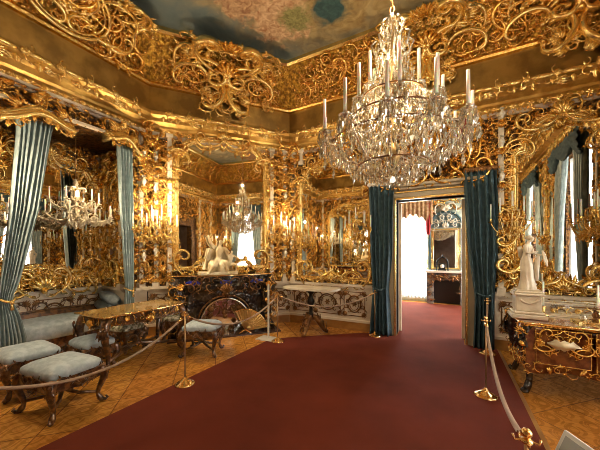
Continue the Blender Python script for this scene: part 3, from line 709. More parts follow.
for sx, x in ((1, DX0+.02), (-1, DX1-.02)):                      # leaves folded right back into the next room
    mb = MB(); box(mb, x-.022, x+.022, YD+.30, YD+.86, .016, DZ-.02)
    lf = mb.build('door_leaf', CREAM, door, bevel=.004)
    mb = MB()
    for z0, z1 in ((.15, .85), (.95, 1.2), (1.3, 2.45)):
        f = wallmap((x+sx*.022, 0, 0), (0, -sx, 0), (sx, 0, 0)); P = R_(*sorted((-sx*(YD+.38), -sx*(YD+.78))), z0, z1); molding(mb, f, P, [(0, .012)], .004, True)
        for k in range(3): mb.put(SP, (-sx*(YD+.58), (z0+z1)/2+(k-1)*(z1-z0)*.28, .0), k, .2, k % 2 == 0, f)
    box(mb, x-.024, x+.024, YD+.845, YD+.87, .012, DZ-.02)
    mb.build('panel_gilding', GOLDR, lf); LEAF.append((lf, sx, x))
    mb = MB(); tube(mb, [(x+sx*.03, YD+.80, 1.08), (x+sx*.07, YD+.80, 1.08), (x+sx*.07, YD+.70, 1.08)], .012, 6); mb.build('door_handle', BRASS, lf)
for lf, sx, x in LEAF:
    px, py = x, YD+.33; a = sx*1.50; lf.matrix_world = Matrix.Translation((px, py, 0))@Matrix.Rotation(a, 4, 'Z')@Matrix.Translation((-px, -py, 0))
# overdoor carving with medallion pair
mb = MB(); cx = (DX0+DX1)/2
for fl in (1, -1):
    for k, (dx, z, r, s, p) in enumerate([(.2, 3.05, 1.2, .42, C1), (.45, 3.02, .2, .45, S2), (.75, 2.98, -.3, .42, SP), (.2, 3.35, 2.4, .42, SP), (.5, 3.35, .9, .4, C2), (.78, 3.4, 1.8, .36, S1), (.3, 3.7, .6, .36, C1), (.62, 3.75, -.8, .36, SP)]):
        mb.put(p, (cx+fl*dx, z, .08), r*fl, s, fl < 0, F_door, 1.6)
mb.put(SH, (cx, 3.2, .14), 0, .5, False, F_door, 1.6); mb.put(LF3, (cx, 3.6, .12), 0, .45, False, F_door, 1.6)
border(mb, F_door, [(DX0-.2, 2.93), (DX1+.2, 2.93)], .09, .12, [LF3, LF, ROS], 5, h=.1, jitter=.1)
tag(mb.build('overdoor_carving', GOLD), 'gilded scroll and shell carving above the open doorway', 'carved ornament')
def medallion(x, z, lab):
    mb = MB(); prism(mb, [(x+.13*math.cos(a*PI/10), z+.19*math.sin(a*PI/10)) for a in range(20)], .05, .10, F_door); o = mb.build('oval_medallion', REDM); tag(o, lab, 'medallion', 'red oval medallions over the doorway')
    mb = MB(); P = [(x+.15*math.cos(a*PI/12), z+.21*math.sin(a*PI/12)) for a in range(24)]; molding(mb, F_door, P, [(0, .025), (-.04, .012)], .08, True)
    border(mb, F_door, P, .1, .14, [LF, LF3], 2, True, -.06, .06); mb.build('frame', GOLDR, o)
medallion(.22, 3.72, 'dark red oval medallion in gilded frame above the right doorway curtain')
# next room shell
FY = 10.1; NX0, NX1 = -3.6, 3.0
mb = MB(); box(mb, NX0, -1.62, FY, FY+.2, 0, 4.2); box(mb, -.66, NX1, FY, FY+.2, 0, 4.2); box(mb, -1.62, -.66, FY, FY+.2, 0, .25); box(mb, -1.62, -.66, FY, FY+.2, 3.2, 4.2)
w2 = st(mb.build('wall_next_room_far', PALEG))
mb = MB(); box(mb, NX0-.1, NX0, YD+.24, FY+.2, 0, 4.2); box(mb, NX1, NX1+.1, YD+.24, 7.3, 0, 4.2); box(mb, NX1, NX1+.1, 9.1, FY+.2, 0, 4.2); box(mb, NX1, NX1+.1, 7.3, 9.1, 0, .6); box(mb, NX1, NX1+.1, 7.3, 9.1, 3.5, 4.2)
st(mb.build('wall_next_room_side', PALEG))
mb = MB(); box(mb, NX0-.1, NX1+.1, YD+.24, FY+.2, 4.2, 4.3); st(mb.build('ceiling_next_room', CREAM))
F_n = wallmap((0, FY, 0), (1, 0, 0), (0, -1, 0))
g = MB()
fill(g, F_n, -.62, 1.2, 2.0, 3.9, 90, .14, .4, False, None, 5, 0, lambda x, y, s: not (-.62 < x < .50 and y < 2.95), 1.1)
fill(g, F_n, -.64, -.50, .9, 3.1, 26, .1, .16, False, None, 6); fill(g, F_n, .5, 1.2, .2, 2.2, 20, .2, .4, False, None, 7)
fill(g, F_n, -1.9, -.5, 3.25, 3.9, 30, .14, .35, False, None, 8)
for x in (-.64, -.50, .56): molding(g, F_n, [(x, .1), (x, 3.9)], [(0, .014)], .02)
g.build('gilded_carving', GOLD, w2)
def window_unit(name, f, x0, x1, z0, z1):
    mb = MB()
    def bx(a, b, c, d, h0, h1):
        t = MB(); box(t, a, b, c, d, h0, h1); V, Q, T = t.proto(); mb.add(f(V), Q, T, smooth=False)
    bx(x0, x0+.06, z0, z1, -.2, -.14); bx(x1-.06, x1, z0, z1, -.2, -.14); bx(x0, x1, z0, z0+.06, -.2, -.14); bx(x0, x1, z1-.06, z1, -.2, -.14)
    xm = (x0+x1)/2; bx(xm-.03, xm+.03, z0, z1, -.2, -.14)
    for k in range(1, 4): zz = z0+(z1-z0)*k/4; bx(x0, x1, zz-.015, zz+.015, -.19, -.15)
    o = st(mb.build(name, CREAM))
    mb = MB(); 
    t = MB(); box(t, x0+.05, x1-.05, z0+.05, z1-.05, -.175, -.168); V, Q, T = t.proto(); mb.add(f(V), Q, T, smooth=False); mb.build('pane', GLASS, o)
    return o
window_unit('window_1', F_right, -(1.65+.62), -(1.65-.62), .35, 3.55); window_unit('window_2', F_right, -(4.25+.62), -(4.25-.62), .35, 3.55)
window_unit('window_3', F_n, -1.62, -.66, .25, 3.2)
# ---- drapery
def drape(name, m, f, keys, nf=5, amp=.035, h0=.10, th=.03, seed=0, parent=None, nu=None):
    """keys: (z, s_left, s_right[, amp scale]) from top to bottom"""
    r = random.Random(seed); ph = [r.uniform(0, 6) for _ in range(6)]
    zs = [k[0] for k in keys]; z0, z1 = max(zs), min(zs); nv = 34; nu = nu or nf*8+1
    ks = sorted(keys, key=lambda k: k[0]); zz = [k[0] for k in ks]; L = [k[1] for k in ks]; Rr = [k[2] for k in ks]; A = [(k[3] if len(k) > 3 else 1.) for k in ks]
    V = []
    for j in range(nv):
        z = z0+(z1-z0)*j/(nv-1); a = np.interp(z, zz, L); b = np.interp(z, zz, Rr); am = amp*np.interp(z, zz, A)
        row = []
        for side in (0, 1):
            for i in range(nu):
                u = i/(nu-1); uu = u if side == 0 else 1-u
                w_ = uu+.018*math.sin(uu*9+z*1.3+ph[0])
                h = h0+am*(math.sin(2*PI*nf*w_+.35*math.sin(z*1.7+ph[1]))+.35*math.sin(2*PI*nf*2.1*w_+ph[2]+z*.6))-(th if side else 0)
                row.append((a+(b-a)*uu, z, h))
        V.append(row)
    n = len(V[0]); V = np.array(V).reshape(-1, 3)
    Q = [(j*n+i, (j+1)*n+i, (j+1)*n+(i+1) % n, j*n+(i+1) % n) for j in range(nv-1) for i in range(n)]
    Q += [(i, i+1, 2*nu-2-i, 2*nu-1-i) for i in range(nu-1)]
    b0 = (nv-1)*n; Q += [(b0+i+1, b0+i, b0+2*nu-1-i, b0+2*nu-2-i) for i in range(nu-1)]
    return MB().add(f(V), Q).build(name, m, parent)
def tieback(f, s, z, wd, h0, m, par, name='tieback'):
    mb = MB(); P = [(s-wd, z+.03, h0), (s-wd*.5, z-.01, h0+.065), (s, z-.03, h0+.08), (s+wd*.5, z-.02, h0+.065), (s+wd, z+.02, h0)]
    t = MB(); tube(t, P, .016, 6); tube(t, [(s+wd*.3, z-.02, h0+.08), (s+wd*.3, z-.14, h0+.09)], [.012, .02], 6); ball(t, (s+wd*.3, z-.04, h0+.085), .025, 7, 5)
    V, Q, T = t.proto(); mb.add(f(V), Q, T); mb.build(name, m, par)
GB = 'pale blue silk alcove curtains'
c = drape('curtain', BLUE, F_left, [(3.46, 1.52, 1.90), (3.2, 1.52, 1.86), (2.2, 1.45, 1.74), (1.2, 1.35, 1.54, .7), (.98, 1.34, 1.46, .5), (.8, 1.34, 1.54, .7), (.45, 1.34, 1.62), (.02, 1.34, 1.60)], 7, .04, .09, seed=1)
tag(c, 'long pale blue silk curtain at the left photo edge, tied back low', 'curtain'); tieback(F_left, 1.42, .99, .09, .07, GOLDR, c)
c = drape('curtain', BLUE, F_left, [(3.5, 2.80, 3.06), (2.4, 2.84, 3.08), (1.2, 2.93, 3.09, .8), (.95, 2.95, 3.08, .5), (.7, 2.93, 3.10), (.02, 2.90, 3.12)], 5, .04, .09, seed=2)
tag(c, 'narrow pale blue silk curtain on the right side of the sofa alcove opening', 'curtain'); tieback(F_left, 3.01, .95, .085, .07, GOLDR, c)
c = drape('door_curtain', TEAL, F_door, [(2.92, -1.42, -.93), (2.5, -1.40, -.95), (1.6, -1.38, -.97), (.9, -1.34, -1.04, .6), (.6, -1.36, -1.02), (.015, -1.40, -.98)], 5, .045, .17, seed=3)
tag(c, 'dark teal velvet curtain hanging on the left side of the doorway', 'curtain'); tieback(F_door, -1.21, .92, .13, .14, TEAL, c)
mb = MB(); 
for k in range(6): mb.put(LF3, (-1.39+k*.08, 2.92, .2), PI, .12, False, F_door)
mb.build('heading_carving', PORC, c)
c = drape('door_curtain', TEAL, F_door, [(3.0, .20, .66), (2.5, .22, .68), (1.6, .27, .68), (.9, .36, .64, .6), (.6, .36, .64), (.015, .34, .64)], 5, .045, .17, seed=4)
tag(c, 'dark teal velvet curtain hanging on the right side of the doorway, nearest the statue', 'curtain'); tieback(F_door, .5, .92, .14, .14, TEAL, c)
mb = MB(); 
for k in range(6): mb.put(LF3, (.24+k*.08, 2.98, .2), PI, .12, False, F_door)
mb.build('heading_carving', DGOLD, c)
k_ = 0
for yc, hw in wins:
    s0, s1 = -(yc+hw), -(yc-hw); wh = 'nearer' if yc > 3 else 'farther'
    for a, sd in ((s0-.10, 1), (s1+.10, -1)):
        k_ += 1
        K = [(3.62, a, a+sd*.50), (2.6, a, a+sd*.38), (1.3, a, a+sd*.26, .8), (1.0, a, a+sd*.2, .6), (.02, a, a+sd*.3)]
        K = [(z, min(p, q), max(p, q), *r) for z, p, q, *r in K]
        c = drape('window_curtain', BLUE, F_right, K, 4, .04, .13, seed=10+k_); tag(c, f'blue silk curtain on the {"left" if sd > 0 else "right"} side of the {"far" if yc > 3 else "near"} window of the right wall', 'curtain')
    c = drape('sheer_curtain', SHEER, F_right, [(3.5, s0+.05, s1-.05), (.4, s0+.05, s1-.05)], 9, .022, -.06, .004, seed=20+k_, nu=73); tag(c, f'white sheer curtain in the {"far" if yc > 3 else "near"} window of the right wall', 'curtain')
    # swag valance
    mb = MB()
    def sw(u, v, s0=s0, s1=s1):
        s = s0-.16+(s1-s0+.32)*u; top = 3.78; dr = .20+.22*abs(math.cos(2*PI*u))+.12*abs(2*u-1)
        return s, top-dr*v, .20+.05*math.sin(PI*v)+.02*math.sin(v*26+3*math.sin(PI*u*2))
    grid(mb, sw, 41, 14); V, Q, T = mb.proto(); V2 = V.copy(); V2[:, 2] -= .03
    m2 = MB().add(F_right(V), Q).add(F_right(V2), Q[:, ::-1]); o = m2.build('swag_valance', TEAL); tag(o, f'teal swag valance over the {"far" if yc > 3 else "near"} window of the right wall', 'valance')
    m2 = MB(); molding(m2, F_right, [(s0-.2, 3.80), (s1+.2, 3.80)], [(0, .035)], .22); border(m2, F_right, [(s0-.2, 3.8), (s1+.2, 3.8)], .12, .2, [SP, LF3], 3, h=.22); m2.build('gilded_cornice', GOLDR, o)
c = drape('sheer_curtain', SHEER, F_n, [(3.1, -1.6, -.68), (.1, -1.6, -.68)], 9, .02, .05, .004, seed=30, nu=73); tag(c, 'bright white sheer curtain in the window of the room beyond the doorway', 'curtain')
mb = MB()
def sw(u, v):
    s = -1.72+1.22*u; top = 3.28; dr = .42+.30*abs(2*u-1)**1.2+.05*math.sin(u*40)
    return s, top-dr*v, .14+.03*math.sin(PI*v)+.015*math.sin(u*60)
grid(mb, sw, 61, 8); V, Q, T = mb.proto(); V2 = V.copy(); V2[:, 2] -= .03
VAL = mat('brown_gold_brocade', (.30, .13, .05), .6, 0, None, (.50, .30, .12), 12)
o = MB().add(F_n(V), Q).add(F_n(V2), Q[:, ::-1]).build('swag_valance', VAL); tag(o, 'scalloped brown and gold valance over the bright window beyond the doorway', 'valance')
c = drape('red_drape', REDC, F_n, [(3.22, -.70, -.54), (2.4, -.70, -.56), (2.2, -.68, -.58)], 3, .02, .14, seed=31); tag(c, 'short bright red drape end beside the window in the next room', 'curtain')
# mantel, overmantel and clock in the next room
DMARB = mat('dark_grey_marble', (.07, .06, .055), .2, 0, None, (.30, .24, .17), 7, coat=.4)
mx = -.10
r = empty('chimneypiece', (mx, FY, 0)); tag(r, 'dark marble chimneypiece seen through the doorway in the next room', 'fireplace')
mb = MB(); box(mb, -.60, .60, -.42, -.02, .98, 1.05); mb.build('mantel_shelf', CREAM, r, bevel=.015)
mb = MB(); box(mb, -.56, -.36, -.36, -.02, 0, .98); box(mb, .36, .56, -.36, -.02, 0, .98); box(mb, -.36, .36, -.34, -.02, .74, .98); mb.build('surround', DMARB, r, bevel=.02)
mb = MB(); fl_ = wallmap((0, -.36, 0), (1, 0, 0), (0, -1, 0)); fill(mb, fl_, -.56, .56, .76, .96, 14, .12, .24, True, None, 3); fill(mb, fl_, -.56, -.38, .1, .8, 9, .12, .22, False, None, 4); fill(mb, fl_, .38, .56, .1, .8, 9, .12, .22, False, None, 4); mb.build('mounts', DGOLD, r)
mb = MB(); box(mb, -.36, .36, -.10, -.04, 0, .74); mb.build('firebox', INK, r)
r = empty('overmantel_mirror', (mx-.03, FY, 0)); tag(r, 'arched mirror with pale green surround above the chimneypiece in the next room', 'mirror')
fl_ = wallmap((mx-.03, FY, 0), (1, 0, 0), (0, -1, 0)); fz = wallmap((0, 0, 0), (1, 0, 0), (0, -1, 0))
P = [(-.36, 1.12), (.36, 1.12), (.36, 2.35), (-.36, 2.35)]
mb = MB(); prism(mb, P, .02, .04, fz); mb.build('glass', MIRROR, r)
mb = MB(); molding(mb, fz, P, [(0, .03), (-.05, .015)], .05, True); mb.build('inner_frame', GOLDR, r)
P = [(-.42, 2.42), (.42, 2.42)]+[(.42*math.cos(a*PI/12), 2.46+.42*math.sin(a*PI/12)) for a in range(1, 12)]
mb = MB(); prism(mb, P, .02, .04, fz); mb.build('lunette_panel', mat('blue_grey_lunette', (.16, .22, .22), .4), r)
mb = MB(); P = [(-.46, 1.08), (-.46, 2.42)]+[(-.46*math.cos(a*PI/12), 2.46+.46*math.sin(a*PI/12)) for a in range(0, 13)]+[(.46, 1.08)]; molding(mb, fz, P, [(0, .035)], .06); mb.build('arch_moulding', mat('dark_blue_green_frame', (.05, .10, .10), .3), r)
mb = MB()
for fl in (1, -1):
    for k in range(5): mb.put([SP, C1, S2][k % 3], (fl*(.08+.07*k), 2.56+.16*math.cos(k*.6), .06), fl*k, .2, fl < 0, fz, 1.3)
    mb.put(SP, (fl*.2, 3.02, .06), fl, .3, fl < 0, fz, 1.5)
mb.put(SH, (0, 3.03, .08), 0, .34, False, fz, 1.5); mb.put(LF3, (0, 2.5, .08), 0, .25, False, fz, 1.3); mb.build('lunette_carving', PALE, r)
r = empty('mantel_clock', (mx-.12, FY-.26, 1.05)); tag(r, 'small dark arched mantel clock with white dial in the next room', 'clock')
mb = MB(); box(mb, -.12, .12, -.07, .07, 0, .05); box(mb, -.09, .09, -.055, .055, .05, .22); mb.build('case', INK, r, bevel=.01)
mb = MB(); tube(mb, [(-.16*math.cos(a*PI/12), 0, .22+.2*math.sin(a*PI/12)) for a in range(13)], .018, 6); tube(mb, [(.0, 0, .42), (0, 0, .52)], [.03, .008], 6); tube(mb, [(-.16, 0, 0), (-.16, 0, .22)], .018, 6); tube(mb, [(.16, 0, 0), (.16, 0, .22)], .018, 6); mb.build('arch_frame', INK, r)
mb = MB(); lathe(mb, [(.001, 0), (.06, 0), (.06, .012), (.001, .012)], 20); mb.xf(Matrix.Translation((0, -.06, .14))@Matrix.Rotation(PI/2, 4, 'X')); mb.build('dial', PORC, r)
# ---- carpets
def flatpoly(name, P, z0, z1, m, lab=None, cat='carpet'):
    mb = MB(); prism(mb, P, z0, z1); o = mb.build(name, m); return tag(o, lab, cat) if lab else o
flatpoly('carpet', [(-2.95, -.0), (.68, -.0), (.68, 5.60), (.22, 5.62), (-.90, 5.62), (-1.52, 5.52), (-2.92, 4.34)], .001, .014, CARPET, 'wide dark red carpet laid over the parquet from the foreground to the doorway')
flatpoly('carpet', [(-.90, 5.62), (.22, 5.62), (.22, 6.0), (2.9, 6.0), (2.9, 9.7), (-3.4, 9.7), (-3.4, 6.0), (-.90, 6.0)], .001, .013, CARPET, 'red carpet covering the floor of the next room beyond the doorway')
mb = MB(); box(mb, .68, .72, 0, 5.55, .0, .012); tag(mb.build('carpet_edge_strip', WOODB), 'thin pale strip along the right edge of the red carpet', 'edging strip')  # thin strip in a honey tone along the carpet
# ================================================================ FURNITURE
def cushion(mb, sx, sy, z0, h, dome=.04, n=40, e=7., c=(0, 0)):
    def ring(k, z): return [(c[0]+k*sx*np.sign(math.cos(a))*abs(math.cos(a))**(2/e), c[1]+k*sy*np.sign(math.sin(a))*abs(math.sin(a))**(2/e), z) for a in np.arange(n)*2*PI/n]
    rs = [(.94, z0), (.99, z0+.1*h), (1., z0+.5*h), (.985, z0+.85*h), (.94, z0+h), (.78, z0+h+dome*.5), (.45, z0+h+dome*.88), (.05, z0+h+dome)]
    V = [p for k, z in rs for p in ring(k, z)]; m = len(rs)
    Q = [(i*n+j, i*n+(j+1) % n, (i+1)*n+(j+1) % n, (i+1)*n+j) for i in range(m-1) for j in range(n)]
    V += [(c[0], c[1], z0), (c[0], c[1], z0+h+dome)]; T = [(m*n, (j+1) % n, j) for j in range(n)]+[(m*n+1, (m-1)*n+j, (m-1)*n+(j+1) % n) for j in range(n)]
    return mb.add(V, Q, T)
def cab_leg(x, y, dx, dy, h, r=.035, bow=.05, gilt=True):
    """S-curved leg at corner (x,y), bowing outward along (dx,dy)"""
    mb = MB(); P = []; Rd = []
    for i in range(13):
        t = i/12; o = bow*(math.sin(PI*min(1, t*1.0))*1.2*(1-t)-.75*math.sin(PI*t)*t+ (.55*max(0, t-.82)/.18*.5)); P.append((x+dx*o, y+dy*o, h*(1-t)+.018)); Rd.append(r*(1.25-.85*t+.0)+(.012 if i > 10 else 0))
    tube(mb, P, Rd, 8); e = P[-1]
    tube(mb, [(e[0], e[1], .022), (e[0]+dx*.03, e[1]+dy*.03, .018), (e[0]+dx*.05, e[1]+dy*.05, .035), (e[0]+dx*.035, e[1]+dy*.035, .055)], [r*.7, r*.55, r*.4, r*.25], 6)
    f = wallmap((P[3][0]+dx*r, P[3][1]+dy*r, P[3][2]), (-dy, dx, 0), (dx, dy, 0)); mb.put(LF3, (0, -.02, -.02), PI, h*.28, False, f); mb.put(SP, (0, .05, 0), 0, h*.16, False, f)
    return mb
def apron(mb, sx, sy, z0, z1, drop, n=14):
    for (a, b, nx, ny) in (((-sx, -sy), (sx, -sy), 0, -1), ((sx, -sy), (sx, sy), 1, 0), ((sx, sy), (-sx, sy), 0, 1), ((-sx, sy), (-sx, -sy), -1, 0)):
        a = np.array(a, float); b = np.array(b, float); t = (b-a); L = np.linalg.norm(t); t /= L; pts = []
        for i in range(n+1):
            u = i/n; p = a+t*L*u; bot = z0+drop*(.5-.5*math.cos(2*PI*u*1))*0-drop*abs(math.sin(2*PI*u))*.6-drop*max(0, 1-abs(u-.5)*6)
            for (hh, zz) in ((.012, z1), (.012, bot), (-.014, bot), (-.014, z1)): pts.append((p[0]+nx*hh, p[1]+ny*hh, zz))
        Q = [(i*4+k, i*4+(k+1) % 4, (i+1)*4+(k+1) % 4, (i+1)*4+k) for i in range(n) for k in range(4)]; mb.add(pts, Q, smooth=False)
        f = wallmap((*a, 0), (*t, 0), (nx, ny, 0)); zc = (z0+z1)/2; s = (z1-z0)*1.5
        k = max(2, int(L/(s*.75)))
        for i in range(k): mb.put([C1, S2, SP][i % 3], (L*(i+.5)/k, zc-.01, .006), .4*i, s, i >= k/2, f)
        mb.put(SH, (L/2, zc-.02, .01), 0, s*1.2, False, f)
def stool(label, loc, rz, seatmat=SEAT, sx=.27, sy=.23, h=.40, grp=None):
    r = empty('stool', loc, rz); tag(r, label, 'stool', grp)
    mb = MB(); cushion(mb, sx, sy, h-.02, .085, .055); mb.build('seat', seatmat, r)
    mb = MB(); apron(mb, sx*.96, sy*.96, h-.09, h+.0, .05); mb.build('seat_rail', DWOOD, r)
    for a in (-1, 1):
        for b in (-1, 1): cab_leg(a*sx*.86, b*sy*.86, a*.7, b*.7, h-.03, .036, .08).build('leg', DWOOD, r)
    mb = MB()
    for a in (-1, 1):
        P = [(-a*sx*.8, -sy*.8, .11), (-a*sx*.4, -sy*.35, .13), (0, 0, .19), (a*sx*.4, sy*.35, .13), (a*sx*.8, sy*.8, .11)]; tube(mb, P, [.014, .018, .022, .018, .014], 6)
    ball(mb, (0, 0, .2), .035); mb.build('stretcher', DWOOD, r)
    P = [(sx*.97*np.sign(math.cos(t))*abs(math.cos(t))**.5, sy*.97*np.sign(math.sin(t))*abs(math.sin(t))**.5, h-.012) for t in np.arange(28)*2*PI/28]
    mb = MB(); tube(mb, P, .008, 5, 1, True); mb.build('gimp_trim', GOLD, r)
    return r
stool('pale blue upholstered stool with carved legs, nearest the camera on the left', (-3.56, 1.40, 0), .12, sx=.29, sy=.25)
stool('pale blue upholstered stool half cut off by the left photo edge', (-4.42, 1.40, 0), -.05, sx=.28, sy=.25)
stool('low pale blue stool tucked under the left end of the marquetry table', (-4.42, 2.08, 0), 0, sx=.25, sy=.20, h=.33)
stool('pale blue upholstered stool standing before the fireplace', (-3.50, 3.22, 0), .5, sx=.27, sy=.22)
stool('small stool with flowered needlework seat behind the marquetry table', (-4.78, 2.75, 0), .2, EMBR, .22, .2, .34)
stool('small stool with cream flowered seat at the right end of the marquetry table', (-4.55, 3.55, 0), .8, EMBR, .22, .2, .36)
# marquetry table
def outline(sx, sy, b=.03, n=12):
    P = []
    for (a, c) in (((-sx, -sy), (sx, -sy)), ((sx, -sy), (sx, sy)), ((sx, sy), (-sx, sy)), ((-sx, sy), (-sx, -sy))):
        a = np.array(a); c = np.array(c); t = (c-a)/np.linalg.norm(c-a); nn = np.array([t[1], -t[0]])
        for i in range(n): u = i/n; P.append(tuple(a+(c-a)*u+nn*b*(.5-.5*math.cos(2*PI*u)-.4*math.sin(PI*u)+ (.6 if u == 0 else 0))))
    return P
r = empty('writing_table', (-4.28, 2.62, 0), PI/2); tag(r, 'ornate carved table with brass marquetry top, in front of the sofa alcove', 'table')
O = outline(.64, .35)
mb = MB(); prism(mb, O, .745, .765); mb.build('table_top', MARQ, r)
mb = MB(); tube(mb, [(x, y, .755) for x, y in O], .014, 6, 1, True); mb.build('brass_edge', BRASS, r)
mb = MB(); apron(mb, .58, .30, .64, .745, .07, 24); mb.build('apron', DWOOD, r)
for (o, t, n_, L) in (((-.58, -.312), (1, 0), (0, -1), 1.16), ((.58, .312), (-1, 0), (0, 1), 1.16), ((.592, -.3), (0, 1), (1, 0), .6), ((-.592, .3), (0, -1), (-1, 0), .6)):
    mb = MB(); f = wallmap((*o, 0), (*t, 0), (*n_, 0))
    for k in range(int(L/.1)): mb.put([SP, C1, LF3, S1][k % 4], ((k+.5)*.1, .69, .01), k*.8, .11, k % 2 == 0, f)
    mb.put(SH, (L/2, .65, .02), 0, .18, False, f)
    mb.build('gilt_mount', GOLD, r)
for a in (-1, 1):
    for b_ in (-1, 1): cab_leg(a*.56, b_*.28, a*.8, b_*.6, .70, .05, .13).build('leg', DWOOD, r)
mb = MB()
for a in (-1, 1): tube(mb, [(-a*.56, -.28, .14), (-a*.3, -.1, .16), (0, 0, .22), (a*.3, .1, .16), (a*.56, .28, .14)], [.02, .03, .03, .03, .02], 6)
mb.put(SP, (-.1, .0, 0), 0, .2, False, wallmap((0, 0, .26), (1, 0, 0), (0, -1, 0)), 2); mb.put(SP, (.1, .0, 0), 0, .2, True, wallmap((0, 0, .26), (1, 0, 0), (0, -1, 0)), 2); ball(mb, (0, 0, .27), .06); mb.build('stretcher', DWOOD, r)
# sofa in the alcove
r = empty('sofa', (-5.72, 2.2, 0), PI/2); tag(r, 'long pale blue damask sofa filling the mirrored alcove', 'sofa')
mb = MB(); cushion(mb, .84, .36, .28, .22, .07, 44, 6, (0, 0)); mb.build('seat', SEAT, r)
mb = MB(); box(mb, -.84, .84, -.32, .34, .12, .28); mb.build('base', DWOOD, r, bevel=.02)
def bk_(u, v):
    x = (u-.5)*1.62; z = .40+.24*v*(1-.25*abs(2*u-1)**3); return x, .37+.04*v-.02*math.sin(PI*v), z-.02
mb = MB(); grid(mb, bk_, 20, 8); V, Q, T = mb.proto(); V2 = V.copy(); V2[:, 1] += .06; mb.add(V2, Q[:, ::-1]); mb.build('backrest', DWOOD, r)
mb = MB(); tube(mb, [bk_(i/20, 1.0) for i in range(21)], .022, 6)
f = wallmap((0, .36, 0), (1, 0, 0), (0, -1, 0))
for k in range(9): mb.put([SP, C1][k % 2], (-.72+.18*k, .72, .0), k, .1, k > 4, f)
mb.build('carved_crest_rail', DWOOD, r)
for sx_ in (-1, 1):
    mb = MB(); tube(mb, [(sx_*.80, -.28, .50), (sx_*.80, -.1, .52), (sx_*.79, .15, .56), (sx_*.76, .34, .62)], [.07, .10, .11, .08], 12); mb.build('bolster', SEAT, r)
    cab_leg(sx_*.78, -.28, sx_*.7, -.7, .14, .03, .03).build('leg', DWOOD, r)
# small blue seat cushion roll at the far end of the alcove
r = empty('corner_seat', (-5.62, 2.93, 0)); 
bpy.data.objects.remove(r)
mb = MB(); V = []
def cr(u, v):
    a = 2*PI*v; k = math.sin(PI*min(1, .04+u*.92))**.5; return -6.02+.62*u, 2.99+.10*k*math.cos(a), .80-.10*u+.11*k*math.sin(a)
grid(mb, cr, 14, 15); tag(mb.build('bolster_cushion', SEAT), 'rounded pale blue cushion at the right end of the alcove sofa', 'cushion')
# ---- bureau on the right
r = empty('bureau', (1.31, 4.42, 0)); tag(r, 'dark tortoiseshell writing desk with gilt mounts at the right photo edge', 'desk')
O = outline(.60, .42, .05)
mb = MB(); prism(mb, O, .795, .82); mb.build('desk_top', VEIN if 0 else LACQ, r)
mb = MB(); tube(mb, [(x, y, .808) for x, y in O], .015, 6, 1, True); mb.build('brass_edge', BRASS, r)
mb = MB()
def body(u, v):
    x = (u-.5)*1.12; return x, -.36-.035*math.cos(2*PI*u)*1-.05*math.sin(PI*v), .29+.505*v-.05*(1-v)*abs(math.cos(PI*u*1.5))
grid(mb, body, 30, 6, False); box(mb, -.56, .56, -.34, .36, .31, .795); mb.build('desk_body', LACQ, r)
f = wallmap((0, -.425, 0), (1, 0, 0), (0, -1, 0))
for k, (x0, x1) in enumerate(((-.47, -.02), (.02, .47))):
    mb = MB(); P = R_(x0, x1, .38, .76); prism(mb, P, .0, .012, f); d = mb.build('drawer', LACQ, r)
    mb = MB(); molding(mb, f, P, [(0, .007)], .014, True, 5); [mb.put(p_, ((x0+x1)/2+q_*dx_, z_, .012), q_*ro_, s_, q_ < 0, f, 1.5) for q_ in (-1, 1) for p_, dx_, z_, ro_, s_ in ((C1, .14, .62, 1.57, .2), (SP, .15, .70, 1, .14), (SP, .16, .54, 2.4, .14), (S1, .07, .72, 0, .12), (S2, .07, .52, .5, .12), (LF3, .19, .62, 1, .1))]
    for q in (-1, 1): mb.put(SP, ((x0+x1)/2+q*.04, .66, .012), q, .09, q < 0, f)
    mb.build('drawer_mount', GOLD, d)
    mb = MB(); mb.put(LF, ((x0+x1)/2-.0, .615, .02), 0, .26, False, f, 1.5); mb.put(LF, ((x0+x1)/2+.02, .615, .02), PI, .22, False, f, 1.5); mb.build('handle', PALE, d)
for a in (-1, 1):
    for b_ in (-1, 1):
        lg = cab_leg(a*.52, b_*.34, a*.8, b_*.6, .78, .055, .10).build('leg', BLACKM, r)  # legs darker than the body: shade under the desk put into colour
        mb = MB(); f2 = wallmap((a*.56, b_*.36, 0), (-b_*.8*1, a*.6, 0) if 0 else (.707, .707*(-a*b_), 0), (a*.6, b_*.8, 0))
        for k in range(9): mb.put([SP, LF3, C1, ROS, EGG][k % 5], (.02*(-1)**k, .76-.045*k, .05-.003*k), k*1.3, .13-.006*k, k % 2 == 0, f2, 1.5)
        mb.build('knee_mount', GOLD, lg)
for (o, t, n_, L) in (((-.58, -.42), (1, 0), (0, -1), 1.16), ((-.57, .36), (0, -1), (-1, 0), .72)):
    mb = MB()
    f2 = wallmap((*o, 0), (*t, 0), (*n_, 0))
    for k in range(int(L/.09)): mb.put([SP, C1, LF][k % 3], ((k+.5)*.09, .31+.03*(k % 2), .01), k*.8, .10, k % 2 == 0, f2, 1.3)
    border(mb, f2, [(0, .785), (L, .785)], .035, .05, [LF], 2, h=0, jitter=.1)
    mb.build('gilt_mount', GOLD, r)
# things on the bureau
r = empty('inkstand', (1.42, 4.28, .822)); tag(r, 'gilt inkstand with glass wells in the middle of the desk top', 'inkstand')
mb = MB(); prism(mb, outline(.17, .10, .02), 0, .02); mb.build('tray', GOLDR, r)
for x in (-.1, .1): mb = MB(); lathe(mb, [(.03, .02), (.035, .04), (.03, .07), (.015, .08)], 10, (x, 0, 0)); mb.build('ink_well', CRYS, r)
mb = MB(); lathe(mb, [(.03, .02), (.02, .05), (.035, .09), (.01, .14), (.001, .15)], 10); mb.put(SP, (0, .1, 0), 0, .12, False, wallmap((0, 0, 0), (1, 0, 0), (0, -1, 0)), 2); mb.build('finial', DGOLD, r)
